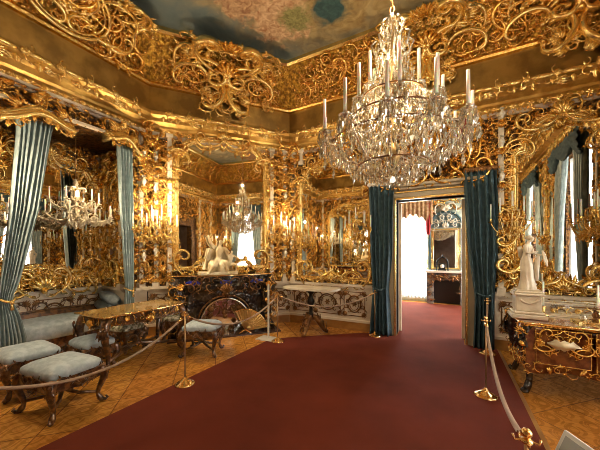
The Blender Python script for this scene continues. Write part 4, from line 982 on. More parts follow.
# glass display case low on the desk
r = empty('display_case', (1.30, 4.62, .822)); tag(r, 'low glass display case with pale frame on the back of the desk', 'case')
mb = MB(); box(mb, -.32, .32, -.11, .11, 0, .025); box(mb, -.32, .32, -.11, -.098, .155, .167); box(mb, -.32, .32, .098, .11, .155, .167); box(mb, -.32, -.308, -.11, .11, .155, .167); box(mb, .308, .32, -.11, .11, .155, .167)
for a in (-.314, .314):
    for b_ in (-.104, .104): box(mb, a-.006, a+.006, b_-.006, b_+.006, .02, .16)
mb.build('frame', PALE, r)
mb = MB(); box(mb, -.305, .305, -.104, -.100, .025, .155); box(mb, -.305, .305, .100, .104, .025, .155); box(mb, -.305, .305, -.1, .1, .162, .165); mb.build('glass', GLASS, r)
mb = MB(); f2 = wallmap((0, 0, .03), (1, 0, 0), (0, -1, 0))
for k in range(7): mb.put([SP, LF3, C1][k % 3], (-.24+.08*k, .03, 0), k, .09, k % 2 == 0, f2, 2)
mb.build('contents', GOLDR, r)
def candlestick(name, label, loc, h, ch, grp=None, m=GOLDR):
    r = empty(name, loc); tag(r, label, 'candlestick', grp)
    mb = MB(); lathe(mb, [(.055, 0), (.06, .012), (.04, .022), (.015, .035), (.012, .05), (.022, .3*h), (.012, .45*h), (.02, .8*h), (.012, .88*h), (.028, .96*h), (.03, h), (.012, h)], 14); mb.build('stem', m, r)
    mb = MB(); tube(mb, [(0, 0, h-.01), (0, 0, h+ch)], [.0125, .0105], 8); mb.build('candle', WAX, r)
candlestick('candlestick', 'low gilt candlestick with tall white candle on the desk, nearer the statue', (1.02, 4.50, .822), .12, .30)
candlestick('candlestick', 'low gilt candlestick with tall white candle on the right end of the desk', (1.52, 4.52, .822), .10, .30)
# ---- figures: one continuous skinned body each
def figure(name, J, E, Rr, m, parent=None, sc=1., sub=2):
    me = bpy.data.meshes.new(name); ks = list(J); me.from_pydata([tuple(c*sc for c in J[k]) for k in ks], [(ks.index(a), ks.index(b)) for a, b in E], [])
    me.materials.append(m); o = bpy.data.objects.new(name, me); COL.objects.link(o)
    if parent: o.parent = parent
    sk = o.modifiers.new('skin', 'SKIN'); sk.use_smooth_shade = True
    for i, k in enumerate(ks):
        rr = Rr[k]; me.skin_vertices[0].data[i].radius = (rr[0]*sc, rr[1]*sc) if isinstance(rr, tuple) else (rr*sc, rr*sc)
        me.skin_vertices[0].data[i].use_root = (i == 0)
    s2 = o.modifiers.new('sub', 'SUBSURF'); s2.levels = sub; s2.render_levels = sub
    return o
def standing(name, m, parent, sc, la, ra, lean=.02, head=(.02, -.02)):
    """body 1.0 tall facing -y. la/ra: elbow, wrist, hand"""
    J = dict(pel=(0, 0, .53), wai=(0, .0, .62), che=(lean, -.01, .74), nk0=(lean, 0, .82), nk=(lean, -.005, .855), hd=(lean+head[0], head[1], .90), hd2=(lean+head[0]*1.3, head[1]-.005, .955),
             sl=(lean+.085, 0, .80), el=la[0], wl=la[1], hl=la[2], sr=(lean-.085, 0, .80), er=ra[0], wr=ra[1], hr=ra[2],
             tl=(.045, 0, .50), kl=(.05, -.045, .28), al=(.05, .0, .05), fl=(.055, -.07, .02), tr=(-.045, 0, .50), kr=(-.045, -.01, .28), ar=(-.045, .02, .05), fr=(-.055, -.05, .02))
    E = [('pel', 'wai'), ('wai', 'che'), ('che', 'nk0'), ('nk0', 'nk'), ('nk', 'hd'), ('hd', 'hd2'), ('che', 'sl'), ('sl', 'el'), ('el', 'wl'), ('wl', 'hl'), ('che', 'sr'), ('sr', 'er'), ('er', 'wr'), ('wr', 'hr'),
         ('pel', 'tl'), ('tl', 'kl'), ('kl', 'al'), ('al', 'fl'), ('pel', 'tr'), ('tr', 'kr'), ('kr', 'ar'), ('ar', 'fr')]
    Rr = dict(pel=(.085, .065), wai=(.062, .05), che=(.08, .06), nk0=(.05, .04), nk=.024, hd=.034, hd2=.038, sl=.034, el=.024, wl=.016, hl=.014, sr=.034, er=.024, wr=.016, hr=.014, tl=.058, kl=.036, al=.02, fl=.018, tr=.058, kr=.036, ar=.02, fr=.018)
    return figure(name, J, E, Rr, m, parent, sc)
r = empty('marble_statue', (.82, 4.30, .822), .0); tag(r, 'white marble statue of a draped woman on a square pedestal on the desk', 'statue')
mb = MB(); box(mb, -.17, .17, -.15, .15, 0, .05); box(mb, -.15, .15, -.13, .13, .05, .08); box(mb, -.125, .125, -.105, .105, .08, .27); box(mb, -.15, .15, -.13, .13, .27, .30); box(mb, -.14, .14, -.12, .12, .30, .325)
pd = mb.build('pedestal', MARBLE, r, bevel=.012)
mb = MB(); f2 = wallmap((0, -.107, 0), (1, 0, 0), (0, -1, 0)); tube(mb, [(-.09+.018*k, -.112, .23-.05*math.sin(PI*k/10)) for k in range(11)], .010, 6); mb.put(ROS, (-.09, .235, 0), 0, .04, False, f2); mb.put(ROS, (.09, .235, 0), 0, .04, False, f2); mb.build('garland', MARBLE, pd)
fg = empty('figure', (0, 0, 0), .95); fg.parent = r
b_ = standing('body', MARBLE, fg, .68, [(.15, -.03, .66), (.10, -.14, .62), (.07, -.18, .64)], [(-.13, -.06, .66), (-.03, -.14, .68), (.02, -.16, .70)], .03, (.03, -.05)); b_.location = (0, 0, .325)
mb = MB()
prof = [(.15, 0), (.14, .06), (.115, .2), (.105, .34), (.11, .46), (.10, .54), (.070, .61), (.066, .68)]
seg = 40; V = []
for rr_, z in prof:
    for j in range(seg):
        a = 2*PI*j/seg; k = 1+.10*math.sin(a*9+z*5)*(1-z)+.05*math.sin(a*4+z*9); V.append((rr_*k*math.cos(a)*.66*(1.0)+.008*math.sin(z*8), rr_*k*math.sin(a)*.66*.85, z*.66))
Q = [(i*seg+j, i*seg+(j+1) % seg, (i+1)*seg+(j+1) % seg, (i+1)*seg+j) for i in range(len(prof)-1) for j in range(seg)]
mb.add(V, Q); o = mb.build('gown', MARBLE, fg); o.location = (0, 0, .325)
mb = MB(); tube(mb, [(-.05, .05, .52), (.05, .08, .42), (.085, .03, .32), (.09, -.02, .2), (.09, -.02, .06)], [.025, .03, .03, .03, .025], 7); tube(mb, [(.05, -.10, .44), (.06, -.075, .32), (.05, -.075, .12)], [.012, .03, .02], 7); o = mb.build('shawl', MARBLE, fg); o.location = (0, 0, .325)
mb = MB(); ball(mb, (.036, -.022, .638), .032, 10, 7); ball(mb, (.03, .012, .64), .019, 8, 6); mb.xf(Matrix.Translation((.0, .012, 0))); o = mb.build('hair', MARBLE, fg); o.location = (0, 0, .325)
mb = MB(); prism(mb, outline(.11, .10, .01), 0, .02); o = mb.build('base', MARBLE, r); o.location = (0, 0, .322)
mb = MB(); tube(mb, [(.05, -.18, .30), (.09, -.16, .36), (.09, -.14, .44), (.06, -.13, .48)], [.008, .01, .01, .008], 6); tube(mb, [(.05, -.18, .30), (.02, -.17, .36), (.03, -.15, .44), (.06, -.13, .48)], [.008, .01, .01, .008], 6); o = mb.build('lyre', MARBLE, fg); o.location = (0, 0, .325)
# pale marble console left of the doorway
r = empty('console_table', (-2.46, 5.05, 0)); tag(r, 'pale marble topped pedestal table left of the doorway curtain', 'table')
mb = MB(); prism(mb, [(.60*np.sign(math.cos(a))*abs(math.cos(a))**.7, .30*np.sign(math.sin(a))*abs(math.sin(a))**.7) for a in np.arange(32)*PI/16], .875, .915); mb.build('table_top', MARBLE, r, bevel=.008)
mb = MB(); lathe(mb, [(.05, .30), (.07, .34), (.035, .40), (.03, .5), (.06, .58), (.075, .64), (.04, .72), (.035, .78), (.10, .84), (.14, .875)], 16); mb.build('pedestal', INK, r)
mb = MB()
for k in range(3):
    a = k*2*PI/3+.5; c_, s_ = math.cos(a), math.sin(a)
    tube(mb, [(c_*.03, s_*.03, .32), (c_*.12, s_*.12, .30), (c_*.2, s_*.2, .18), (c_*.27, s_*.27, .06), (c_*.34, s_*.34, .03)], [.06, .07, .06, .04, .035], 8)
    for q in range(4): f2 = wallmap((c_*(.1+.06*q), s_*(.1+.06*q), .30-.07*q), (-s_, c_, 0), (c_*.6, s_*.6, .8)); mb.put([LF3, SP][q % 2], (0, 0, .03), PI, .16, False, f2, 1.4)
mb.build('tripod_base', DGOLD, r)
# ================================================================ FIREPLACE (local x along the wall, -y into the room)
cham = lambda s, off=0.: tuple(np.array([XL, CY, 0])+TC*s+NC*off)
RZ = math.atan2(.770, .638)
r = empty('fireplace', cham(1.44, 0), RZ); tag(r, 'dark lapis and bronze fireplace with arched opening on the angled wall', 'fireplace')
def sil(x): return -.34-.07*math.cos(x*3.2)                      # bowed front
mb = MB(); n = 40
def shelf(z0, z1, ex):
    P = [(-1.0+2.0*i/n, sil(-1.0+2.0*i/n)-ex) for i in range(n+1)]+[(1.0, -.03), (-1.0, -.03)]
    prism(mb, [(x*(1+ex*.3), y) for x, y in P], z0, z1)
shelf(1.13, 1.165, .06); mb.build('mantel_shelf', BLACKM, r)
mb = MB(); tube(mb, [((-1.0+2.0*i/n)*1.02, sil(-1.0+2.0*i/n)-.065, 1.15) for i in range(n+1)], .016, 6); tube(mb, [(x*1.02, y, 1.15) for x, y in ((-1, sil(1)-.06), (-1, -.03))], .016, 6); mb.build('shelf_edge', BRASS, r)
mb = MB()
R0 = .50; cz = .22                                              # arched opening
def front(u, v):
    a = PI*u; ex = .95; ez = 1.13-cz
    k = min(ex/max(abs(math.cos(a)), 1e-6), ez/max(math.sin(a), 1e-6)); k0 = R0
    rr_ = k0+(k-k0)*v; x = rr_*math.cos(a); z = cz+rr_*math.sin(a); return x, sil(x)+.04-.07*math.sin(PI*v)-.02*math.sin(v*14), z
grid(mb, front, 49, 14)
for sx in (-1, 1): box(mb, min(sx*.95, sx*.52), max(sx*.95, sx*.52), -.31, -.03, 0, cz)
box(mb, -.98, -.93, -.30, -.03, 0, 1.13); box(mb, .93, .98, -.30, -.03, 0, 1.13)
mb.build('surround', BLACKM, r)
for sx in (-1, 1):
    mb = MB(); P = [(sx*.93, -.36, 1.08), (sx*.95, -.42, .95), (sx*.86, -.44, .8), (sx*.80, -.40, .55), (sx*.82, -.40, .3), (sx*.90, -.44, .12), (sx*.96, -.46, .03)]
    tube(mb, P, [.07, .11, .10, .07, .06, .08, .07], 10); lg = mb.build('scrolled_jamb', BLACKM, r)
    mb = MB(); f = wallmap((sx*.9, -.50, 0), (1, 0, 0), (0, -1, 0))
    for k in range(12): mb.put([SP, LF3, C1, S1][k % 4], (.06*(-1)**k*sx, 1.05-.085*k, .02), k*1.1, .17, k % 2 == 0, f, 1.5)
    mb.build('jamb_mount', GOLD, lg)
f = wallmap((0, -.43, 0), (1, 0, 0), (0, -1, 0))
for x, hw in ((-.62, .14), (0, .12), (.62, .14)):
    mb = MB(); prism(mb, [(x+hw*math.cos(a*PI/10), 1.02+.045*math.sin(a*PI/10)) for a in range(20)], -.02, .035, f); mb.build('lapis_panel', LAPIS, r)
mb = MB()
for fl in (-1, 1):
    for k, (x, z, ro, s, p) in enumerate([(.16, 1.0, 0, .22, C1), (.4, 1.03, 1, .2, SP), (.72, .92, 2, .24, SP), (.55, .86, .5, .22, S2), (.3, .9, -.5, .2, C2), (.84, .72, 1, .2, C1), (.62, 1.03, 3, .2, S1), (.5, 1.04, .2, .18, SP)]): mb.put(p, (fl*x, z, .02), ro*fl, s, fl < 0, f, 1.4)
mb.put(SH, (0, .9, .04), 0, .3, False, f, 1.5); mb.put(LF3, (0, .78, .03), PI, .2, False, f)
mb.build('gilt_mounts', DGOLD, r)
mb = MB(); tube(mb, [(.47*math.cos(PI*i/30), -.40, .22+.47*math.sin(PI*i/30)) for i in range(31)], .020, 8); mb.build('steel_arch_rim', CHROME, r)
mb = MB(); tube(mb, [(.53*math.cos(PI*i/30), -.40, .22+.53*math.sin(PI*i/30)) for i in range(31)], .016, 8); mb.build('bronze_arch_rim', DGOLD, r)
mb = MB(); box(mb, -.52, .52, -.10, -.04, 0, .8); mb.build('firebox', INK, r)
mb = MB(); prism(mb, [(.46*math.cos(PI*i/20), .22+.46*math.sin(PI*i/20)) for i in range(21)]+[(-.46, .02), (.46, .02)], -.12, -.11, f); mb.build('mirrored_fire_plate', CHROME, r)
mb = MB(); f3 = wallmap((0, -.33, 0), (1, 0, 0), (0, -1, 0)); fill(mb, f3, -.42, .42, .05, .6, 16, .12, .2, True, [LF3, SP, C1], 4); mb.build('grate_carving', DGOLD, r)
mb = MB(); box(mb, -1.05, 1.05, -.75, -.02, .0, .03); mb.build('hearth', mat('dark_hearth_stone', (.06, .03, .02), .2), r)
# fan shaped fire screen
p = np.array(cham(1.78, .66)); r = empty('fan_screen', (p[0], p[1], .032), RZ-.2); tag(r, 'golden fan shaped fire screen standing before the fireplace opening', 'fire screen')
mb = MB(); nb = 15; V = []
for i in range(nb*2+1):
    a = .12+(PI*.62)*i/(nb*2); V += [(.04*math.cos(a)+.2, -.0+.012*(-1)**i, .03+.04*math.sin(a)), (.2+.43*math.cos(a), .012*(-1)**i, .03+.43*math.sin(a))]
V = [(x, y, z) for x, y, z in V]
Q = [(2*i, 2*i+1, 2*i+3, 2*i+2) for i in range(nb*2)]; mb.add(V, Q, smooth=False); V2 = [(x, y+.006, z) for x, y, z in V]; mb.add(V2, [q[::-1] for q in Q], smooth=False); mb.xf(Matrix.Translation((-.2, 0, 0))); mb.build('fan_blade', mat('brass_mesh', (.70, .48, .20), .35, .8), r)
mb = MB(); tube(mb, [(.43*math.cos(.12+PI*.62*i/20), 0, .03+.43*math.sin(.12+PI*.62*i/20)) for i in range(21)], .012, 6); tube(mb, [(-.12, -.08, .01), (0, 0, .05), (.12, -.08, .01)], .014, 6); tube(mb, [(-.1, .08, .01), (0, 0, .05), (.1, .08, .01)], .014, 6); mb.build('frame', BRASS, r)
# ---- sculpture group on the mantel
IV = mat('gilded_ivory_marble', (.86, .74, .50), .32, .1, None, (.70, .52, .28), 6)
p = np.array(cham(1.30, .28)); r = empty('mantel_sculpture', (p[0], p[1], 1.165), RZ+.1); r.scale = (1.2, 1.2, 1.25); tag(r, 'cream and gold seated figure group in the middle of the mantelpiece', 'sculpture')
mb = MB(); prism(mb, outline(.30, .13, .02), 0, .05); mb.build('base', IV, r, bevel=.008)
mb = MB(); rr_ = random.Random(3)
for k in range(9): ball(mb, (rr_.uniform(-.2, .2), rr_.uniform(-.06, .06), .08+rr_.uniform(0, .08)), rr_.uniform(.06, .10), 8, 6)
mb.build('rock', IV, r)
J = dict(pel=(0, .0, .26), wai=(.01, 0, .34), che=(.02, -.01, .45), nk=(.03, -.01, .53), hd=(.045, -.02, .575), hd2=(.05, -.022, .62), sl=(.11, 0, .49), el=(.17, -.06, .41), wl=(.12, -.13, .44), hl=(.09, -.14, .46), sr=(-.06, 0, .50), er=(-.13, -.02, .58), wr=(-.16, -.03, .67), hr=(-.16, -.03, .70), tl=(.06, -.02, .25), kl=(.12, -.15, .27), al=(.14, -.12, .10), fl=(.15, -.17, .07), tr=(-.05, -.02, .25), kr=(-.09, -.15, .22), ar=(-.17, -.12, .09), fr=(-.19, -.16, .07))
E = [('pel', 'wai'), ('wai', 'che'), ('che', 'nk'), ('nk', 'hd'), ('hd', 'hd2'), ('che', 'sl'), ('sl', 'el'), ('el', 'wl'), ('wl', 'hl'), ('che', 'sr'), ('sr', 'er'), ('er', 'wr'), ('wr', 'hr'), ('pel', 'tl'), ('tl', 'kl'), ('kl', 'al'), ('al', 'fl'), ('pel', 'tr'), ('tr', 'kr'), ('kr', 'ar'), ('ar', 'fr')]
Rr = dict(pel=(.075, .06), wai=(.05, .045), che=(.07, .05), nk=.024, hd=.034, hd2=.036, sl=.032, el=.024, wl=.018, hl=.015, sr=.032, er=.024, wr=.018, hr=.015, tl=.048, kl=.036, al=.022, fl=.02, tr=.048, kr=.036, ar=.022, fr=.02)
figure('seated_figure', {k: (a, b, c-.06) for k, (a, b, c) in J.items()}, E, Rr, IV, r)
figure('child_figure', {k: (a*.62+.20, b*.62-.02, (c-.06)*.62+.04) for k, (a, b, c) in J.items()}, E, {k: (tuple(q*.66 for q in v) if isinstance(v, tuple) else v*.66) for k, v in Rr.items()}, IV, r)
mb = MB()
def clk(u, v):
    a = -1.9+3.8*u; rr0 = .13+.09*v+.018*math.sin(u*30+v*4)
    return rr0*math.sin(a)*1.1, rr0*.55*math.cos(a)*1.0-.01, .42-.34*v+.01*math.sin(u*12)
grid(mb, clk, 40, 10); mb.build('cloak', IV, r)
# ================================================================ CANDELABRA, CHANDELIERS
def candle_bits(parent, p, h=.22, cm=WAX, cup=GOLDR, part=True, r0=.0115):
    mb = MB(); tube(mb, [(p[0], p[1], p[2]), (p[0], p[1], p[2]+h)], [r0, r0*.85], 7); return mb.build('candle', cm, parent)
SC = []
def sconce_proto(label, loc, rz, arms=5, sc=1., lampw=0.):
    r = empty('wall_sconce', loc, rz); tag(r, label, 'wall candelabrum', 'gilded wall candelabra on the mirror piers')
    mb = MB(); f = wallmap((0, 0, 0), (1, 0, 0), (0, -1, 0))
    for fl in (1, -1):
        mb.put(SP, (fl*.05, .1, .02), .4*fl, .2, fl < 0, f, 1.5); mb.put(C1, (fl*.06, -.06, .02), 1.8*fl, .18, fl < 0, f, 1.5); mb.put(S1, (fl*.05, -.2, .02), .8*fl, .16, fl < 0, f, 1.5)
    mb.put(SH, (0, .2, .03), 0, .16, False, f, 1.5); mb.put(LF, (0, -.22, .03), -PI/2, .18, False, f); mb.build('back_plate', GOLDR, r)
    spec = [(-.26, .14, .02), (-.15, .22, .10), (0, .28, .18), (.15, .22, .10), (.26, .14, .02)][:arms]
    for x, y, z in spec:
        mb = MB(); P = []
        for i in range(12):
            t = i/11; P.append((x*t, -.03-(y-.03)*t, -.06-.10*math.sin(PI*t)*1.1+(z+.02)*t**2+.02*math.sin(2*PI*t)))
        e = P[-1]; tube(mb, P, [.013-.005*i/11 for i in range(12)], 6)
        lathe(mb, [(.006, 0), (.034, .012), (.038, .022), (.012, .026), (.016, .06), (.018, .075), (.01, .075)], 10, e)
        f2 = wallmap((P[5][0], P[5][1], P[5][2]), (x or .001, -y, 0) if 0 else tuple(np.array([x, -y, 0])/math.hypot(x, y)), tuple(np.array([-y, -x, 0])/math.hypot(x, y)))
        mb.put(LF3, (0, .0, 0), -.5, .10, False, f2, 1.5); mb.put(SP, (.02, -.03, 0), 1, .09, False, f2, 1.5)
        a = mb.build('arm', GOLDR, r); candle_bits(a, (e[0], e[1], e[2]+.07), .24)
    return r
S0 = sconce_proto('gilded five-armed wall candelabrum between alcove curtain and fireplace wall', (XL+.10, 3.24, 2.02), PI/2)
SC.append(S0)
def sconce_at(f_o, rz, label, glow=0.):
    c = copy_tree(S0); c.location = f_o; c.rotation_euler = (0, 0, rz); c['label'] = label; SC.append(c); return c
def pw(f, s, z, h): return tuple(f(np.array([[s, z, h]]))[0])
def pw(f, s, z, h): return tuple(f(np.array([[s, z, h]]))[0])
LP = [pw(F_left, 3.24, 2.35, .6)]
for f, s, z, rz, lab, g in [
    (F_cham, .28, 2.05, RZ, 'gilded wall candelabrum on the left pier of the fireplace mirror', 1),
    (F_cham, 2.62, 2.05, RZ, 'gilded wall candelabrum on the right pier of the fireplace mirror', 1),
    (F_door, -1.62, 2.05, 0, 'gilded wall candelabrum beside the teal curtain left of the doorway', 0),
    (F_door, -2.98, 1.92, 0, 'gilded wall candelabrum on the left edge of the mirror left of the doorway', 0),
    (F_door, .84, 2.10, 0, 'gilded wall candelabrum between right teal curtain and the statue mirror', 0),
    (F_door, 1.92, 2.08, 0, 'gilded wall candelabrum at the right photo edge above the desk', 0),
    (F_ab, AY1-.15, 1.95, PI/2, 'gilded wall candelabrum in the rear right corner of the alcove', 0),
    (F_right, -.80, 2.0, -PI/2, 'gilded wall candelabrum near the back of the right wall', 1),
    (F_right, -2.95, 2.0, -PI/2, 'gilded wall candelabrum on the pier between the two windows', 1),
    (F_right, -5.15, 2.0, -PI/2, 'gilded wall candelabrum on the right wall past the farther window', 0),
    (F_left, 1.0, 2.1, PI/2, 'gilded wall candelabrum on the left wall outside the left photo edge', 0),
    (F_back, -1.5, 2.0, PI, 'gilded wall candelabrum beside the entrance behind the camera', 1),
    (F_back, 4.75, 2.0, PI, 'gilded wall candelabrum at the alcove end of the back wall', 1),
    (F_back, 3.0, 2.0, PI, 'gilded wall candelabrum in the middle of the back wall mirror', 0)]:
    sconce_at(pw(f, s, z, .09), rz, lab)
    if g: LP.append(pw(f, s, z+.32, .46))
# vases on little gilded brackets
r0 = empty('porcelain_vase', (0, 0, 0)); tag(r0, 'x', 'vase', 'porcelain vases on gilded wall brackets')
mb = MB(); lathe(mb, [(.018, 0), (.022, .01), (.012, .025), (.035, .07), (.042, .10), (.03, .13), (.014, .15), (.022, .17)], 12); mb.build('body', PORC, r0)
mb = MB(); 
for k in range(5): ball(mb, (.018*math.cos(k*1.3), .018*math.sin(k*1.3), .185+.012*(k % 2)), .014, 6, 4)
mb.build('flowers', EMBR, r0)
b0 = empty('wall_bracket', (0, 0, 0)); tag(b0, 'x', 'bracket', 'small gilded wall brackets')
mb = MB(); f = wallmap((0, 0, 0), (1, 0, 0), (0, -1, 0)); prism(mb, [(.055*math.cos(a), -.0+.055*math.sin(a)) for a in np.arange(12)*PI/6], -.015, 0); mb.build('shelf', GOLDR, b0)
mb = MB(); mb.put(LF3, (0, -.07, -.035), PI, .13, False, f, 2.5); mb.put(SP, (.03, -.05, -.04), 1, .09, False, f, 2); mb.put(SP, (-.03, -.05, -.04), -1, .09, True, f, 2); mb.build('scroll_support', GOLD, b0)
first = True; VL = [
    (F_cham, .16, [(1.55, 'low'), (2.75, 'high'), (3.35, 'topmost')], 'left fireplace pilaster', RZ), (F_cham, 2.80, [(1.5, 'low'), (2.8, 'high'), (3.4, 'topmost')], 'right fireplace pilaster', RZ),
    (F_left, 3.24, [(1.45, 'low'), (2.85, 'high'), (3.4, 'topmost')], 'pilaster beside the right alcove curtain', PI/2), (F_door, -3.19, [(1.7, 'low'), (2.6, 'high'), (3.2, 'topmost')], 'pilaster in the corner left of the doorway', 0),
    (F_door, .74, [(2.75, 'low'), (3.3, 'high'), (3.75, 'topmost')], 'pilaster right of the doorway', 0)]
for f, s, zs, where, rz in VL:
    for z, w_ in zs:
        p = pw(f, s, z, .15)
        v = r0 if first else copy_tree(r0); bk = b0 if first else copy_tree(b0); first = False
        bk.location = p; bk.rotation_euler = (0, 0, rz); v.location = (p[0], p[1], p[2]+.001); v.rotation_euler = (0, 0, rz)
        v['label'] = f'small white porcelain vase, {w_} on the {where}'; bk['label'] = f'gilded bracket under the {w_} vase on the {where}'
# ---- main crystal chandelier
CXc, CYc = -.50, 2.85
ch = empty('crystal_chandelier', (CXc, CYc, 0)); tag(ch, 'large crystal chandelier with tall white candles hanging before the doorway', 'chandelier')
mb = MB(); lathe(mb, [(.02, 2.34), (.05, 2.38), (.02, 2.42), (.07, 2.5), (.10, 2.56), (.04, 2.64), (.03, 2.75), (.06, 2.85), (.035, 2.95), (.03, 3.1), (.07, 3.2), (.03, 3.32), (.025, 3.5), (.05, 3.6), (.02, 3.75), (.035, 3.86), (.012, 3.95)], 16); mb.build('stem', mat('aged_brass_stem', (.45, .30, .13), .3, .7), ch)
mb = MB(); z = 3.95
while z < ZT-.12:
    a = int(z*20) % 2; P = [((.022*math.cos(t) if a else 0), (0 if a else .022*math.cos(t)), z+.035+.045*math.sin(t)) for t in np.arange(10)*PI/5]; tube(mb, P, .006, 5, 1, True); z += .07
lathe(mb, [(.09, ZT-.005), (.07, ZT-.04), (.03, ZT-.08), (.01, ZT-.12)], 14); mb.build('chain', DGOLD, ch)
def drop(L=.09, w=.016, k=5):
    mb = MB(); V = [(0, 0, 0)]+[(w*math.cos(a), w*math.sin(a)*.6, -L*.62) for a in np.arange(k)*2*PI/k]+[(0, 0, -L)]+[(.35*w*math.cos(a), .35*w*math.sin(a)*.6, -L*.12) for a in np.arange(k)*2*PI/k]
    T = []; Q = []
    for i in range(k):
        j = (i+1) % k; T += [(0, k+2+i, k+2+j), (k+1, 1+j, 1+i)]; Q.append((k+2+i, 1+i, 1+j, k+2+j))
    mb.add(V, Q, T, smooth=False); return mb
DROP = drop().proto(); rc = random.Random(5)
dropme = None; npr = 0; STUFF = MB()
def place_drop(x, y, z, s, rot):
    global dropme, npr
    V, Q, T = DROP
    if npr < 100 and s > .9 and math.hypot(x, y) > .5:
        if dropme is None:
            o = drop().build('prism', CRYS, ch); dropme = o.data
        else:
            o = bpy.data.objects.new('prism', dropme); COL.objects.link(o); o.parent = ch
        o.location = (x, y, z); o.rotation_euler = (0, 0, rot); o.scale = (s*1.25, s*1.25, s*1.25); npr += 1
    else:
        c_, s_ = math.cos(rot), math.sin(rot); v = V*s*1.25
        v = np.c_[v[:, 0]*c_-v[:, 1]*s_+x, v[:, 0]*s_+v[:, 1]*c_+y, v[:, 2]+z]; STUFF.add(v, Q, T, smooth=False)
OCT = ([(1, 0, 0), (0, 1, 0), (-1, 0, 0), (0, -1, 0), (0, 0, 1), (0, 0, -1)], [(0, 1, 4), (1, 2, 4), (2, 3, 4), (3, 0, 4), (1, 0, 5), (2, 1, 5), (3, 2, 5), (0, 3, 5)])
def bead(x, y, z, r): STUFF.add(np.array(OCT[0])*r+np.array([x, y, z]), None, OCT[1], smooth=False)
def swag(a, b, sag, n, r=.011):
    for i in range(1, n):
        t = i/n; bead(a[0]+(b[0]-a[0])*t, a[1]+(b[1]-a[1])*t, a[2]+(b[2]-a[2])*t-sag*4*t*(1-t), r*(1+.3*(i % 2)))
for n_, rad, z0, zc, hc, off in ((12, .68, 2.56, 2.73, .25, .12), (8, .46, 2.78, 2.96, .26, .3), (5, .24, 3.06, 3.20, .27, .1)):
    tips = []
    for k in range(n_):
        a = off+k*2*PI/n_; c_, s_ = math.cos(a), math.sin(a); mb = MB(); P = []
        for i in range(12):
            t = i/11; rr_ = .04+(rad-.04)*t; P.append((c_*rr_, s_*rr_, z0+(zc-z0)*t**2-.12*math.sin(PI*t)*rad/.68+.03*math.sin(3*PI*t)))
        tube(mb, P, .011, 6); e = P[-1]; lathe(mb, [(.006, -.01), (.045, .0), (.06, .015), (.055, .02), (.015, .018), (.018, .05), (.01, .05)], 12, e)
        arm = mb.build('arm', CRYS, ch); candle_bits(arm, (e[0], e[1], e[2]+.04), hc+.03, r0=.0165); tips.append(e)
        for q in range(8):
            b = q*PI/4; place_drop(e[0]+.056*math.cos(b), e[1]+.056*math.sin(b), e[2]+.005, rc.uniform(.95, 1.25), b)
            bead(e[0]+.056*math.cos(b), e[1]+.056*math.sin(b), e[2]+.012, .009)
        for q in range(3, 12, 2):
            if q < 11: place_drop(P[q][0], P[q][1], P[q][2]-.02, rc.uniform(.7, .89), a); 
        # spike ornaments
    for k in range(n_):
        a_, b_ = tips[k], tips[(k+1) % n_]; swag(a_, b_, .10, 16); swag(a_, b_, .17, 18)
        top = (0, 0, zc+.42); swag(a_, (a_[0]*.12, a_[1]*.12, zc+.45), .06, 24, .010)
        m_ = ((a_[0]+b_[0])/2, (a_[1]+b_[1])/2, a_[2]-.17); place_drop(*m_, 1.2, k)
        place_drop(m_[0]*.9, m_[1]*.9, m_[2]+.05, .88, k)
        for q in range(3): rr_ = .9-.25*q; place_drop(a_[0]*rr_, a_[1]*rr_, a_[2]-.10-.05*q, .88, k+q)
for z, rad, n_, s in ((2.66, .60, 60, .89), (2.58, .52, 54, .89), (2.50, .43, 48, .89), (2.44, .34, 38, .89), (2.40, .24, 28, .89), (2.36, .14, 16, .85), (2.88, .44, 46, .85), (2.96, .36, 38, .85), (3.1, .30, 30, .85), (3.2, .22, 24, .85), (3.34, .20, 22, .8), (3.46, .15, 16, .8), (3.6, .16, 18, .8), (3.72, .10, 12, .8), (3.84, .10, 12, .7), (2.72, .30, 34, .85), (2.8, .22, 26, .85)):
    for k in range(n_):
        a = k*2*PI/n_+z; j = rc.uniform(.97, 1.03); place_drop(rad*j*math.cos(a), rad*j*math.sin(a), z+rc.uniform(-.015, .015), s*rc.uniform(.85, 1.), a+PI/2); bead(rad*math.cos(a), rad*math.sin(a), z+.012, .008)
for z0, r0_, z1, r1_, n_ in ((2.66, .60, 2.44, .34, 22), (2.44, .34, 2.34, .06, 16), (3.9, .03, 3.45, .16, 12), (3.5, .05, 3.0, .36, 16)):
    for k in range(n_):
        a = k*2*PI/n_
        for i in range(13): t = i/12; rr_ = r0_+(r1_-r0_)*t; bead(rr_*math.cos(a), rr_*math.sin(a), z0+(z1-z0)*t-.04*math.sin(PI*t), .010)
for k in range(8):                                               # crown plumes at the top of the shaft
    a = k*PI/4; P = [(.02*math.cos(a), .02*math.sin(a), 3.72), (.09*math.cos(a), .09*math.sin(a), 3.77), (.12*math.cos(a), .12*math.sin(a), 3.84), (.08*math.cos(a), .08*math.sin(a), 3.88)]; tube(STUFF, P, [.012, .012, .01, .006], 5)
    a += .3; P = [(.03*math.cos(a), .03*math.sin(a), 3.5), (.16*math.cos(a), .16*math.sin(a), 3.56), (.20*math.cos(a), .20*math.sin(a), 3.66), (.15*math.cos(a), .15*math.sin(a), 3.70)]; tube(STUFF, P, [.012, .012, .01, .006], 5)
o = STUFF.build('crystal_strings', CRYS, ch); o['kind'] = 'stuff'
mb = MB()
for rad, z in ((.60, 2.67), (.44, 2.89), (.30, 3.11), (.34, 2.45)): tube(mb, [(rad*math.cos(a), rad*math.sin(a), z) for a in np.arange(40)*PI/20], .008, 5, 1, True)
mb.build('brass_hoops', DGOLD, ch)
mb = MB(); ball(mb, (0, 0, 2.325), .037, 18, 12); mb.build('glass_globe', GLOBE, ch)
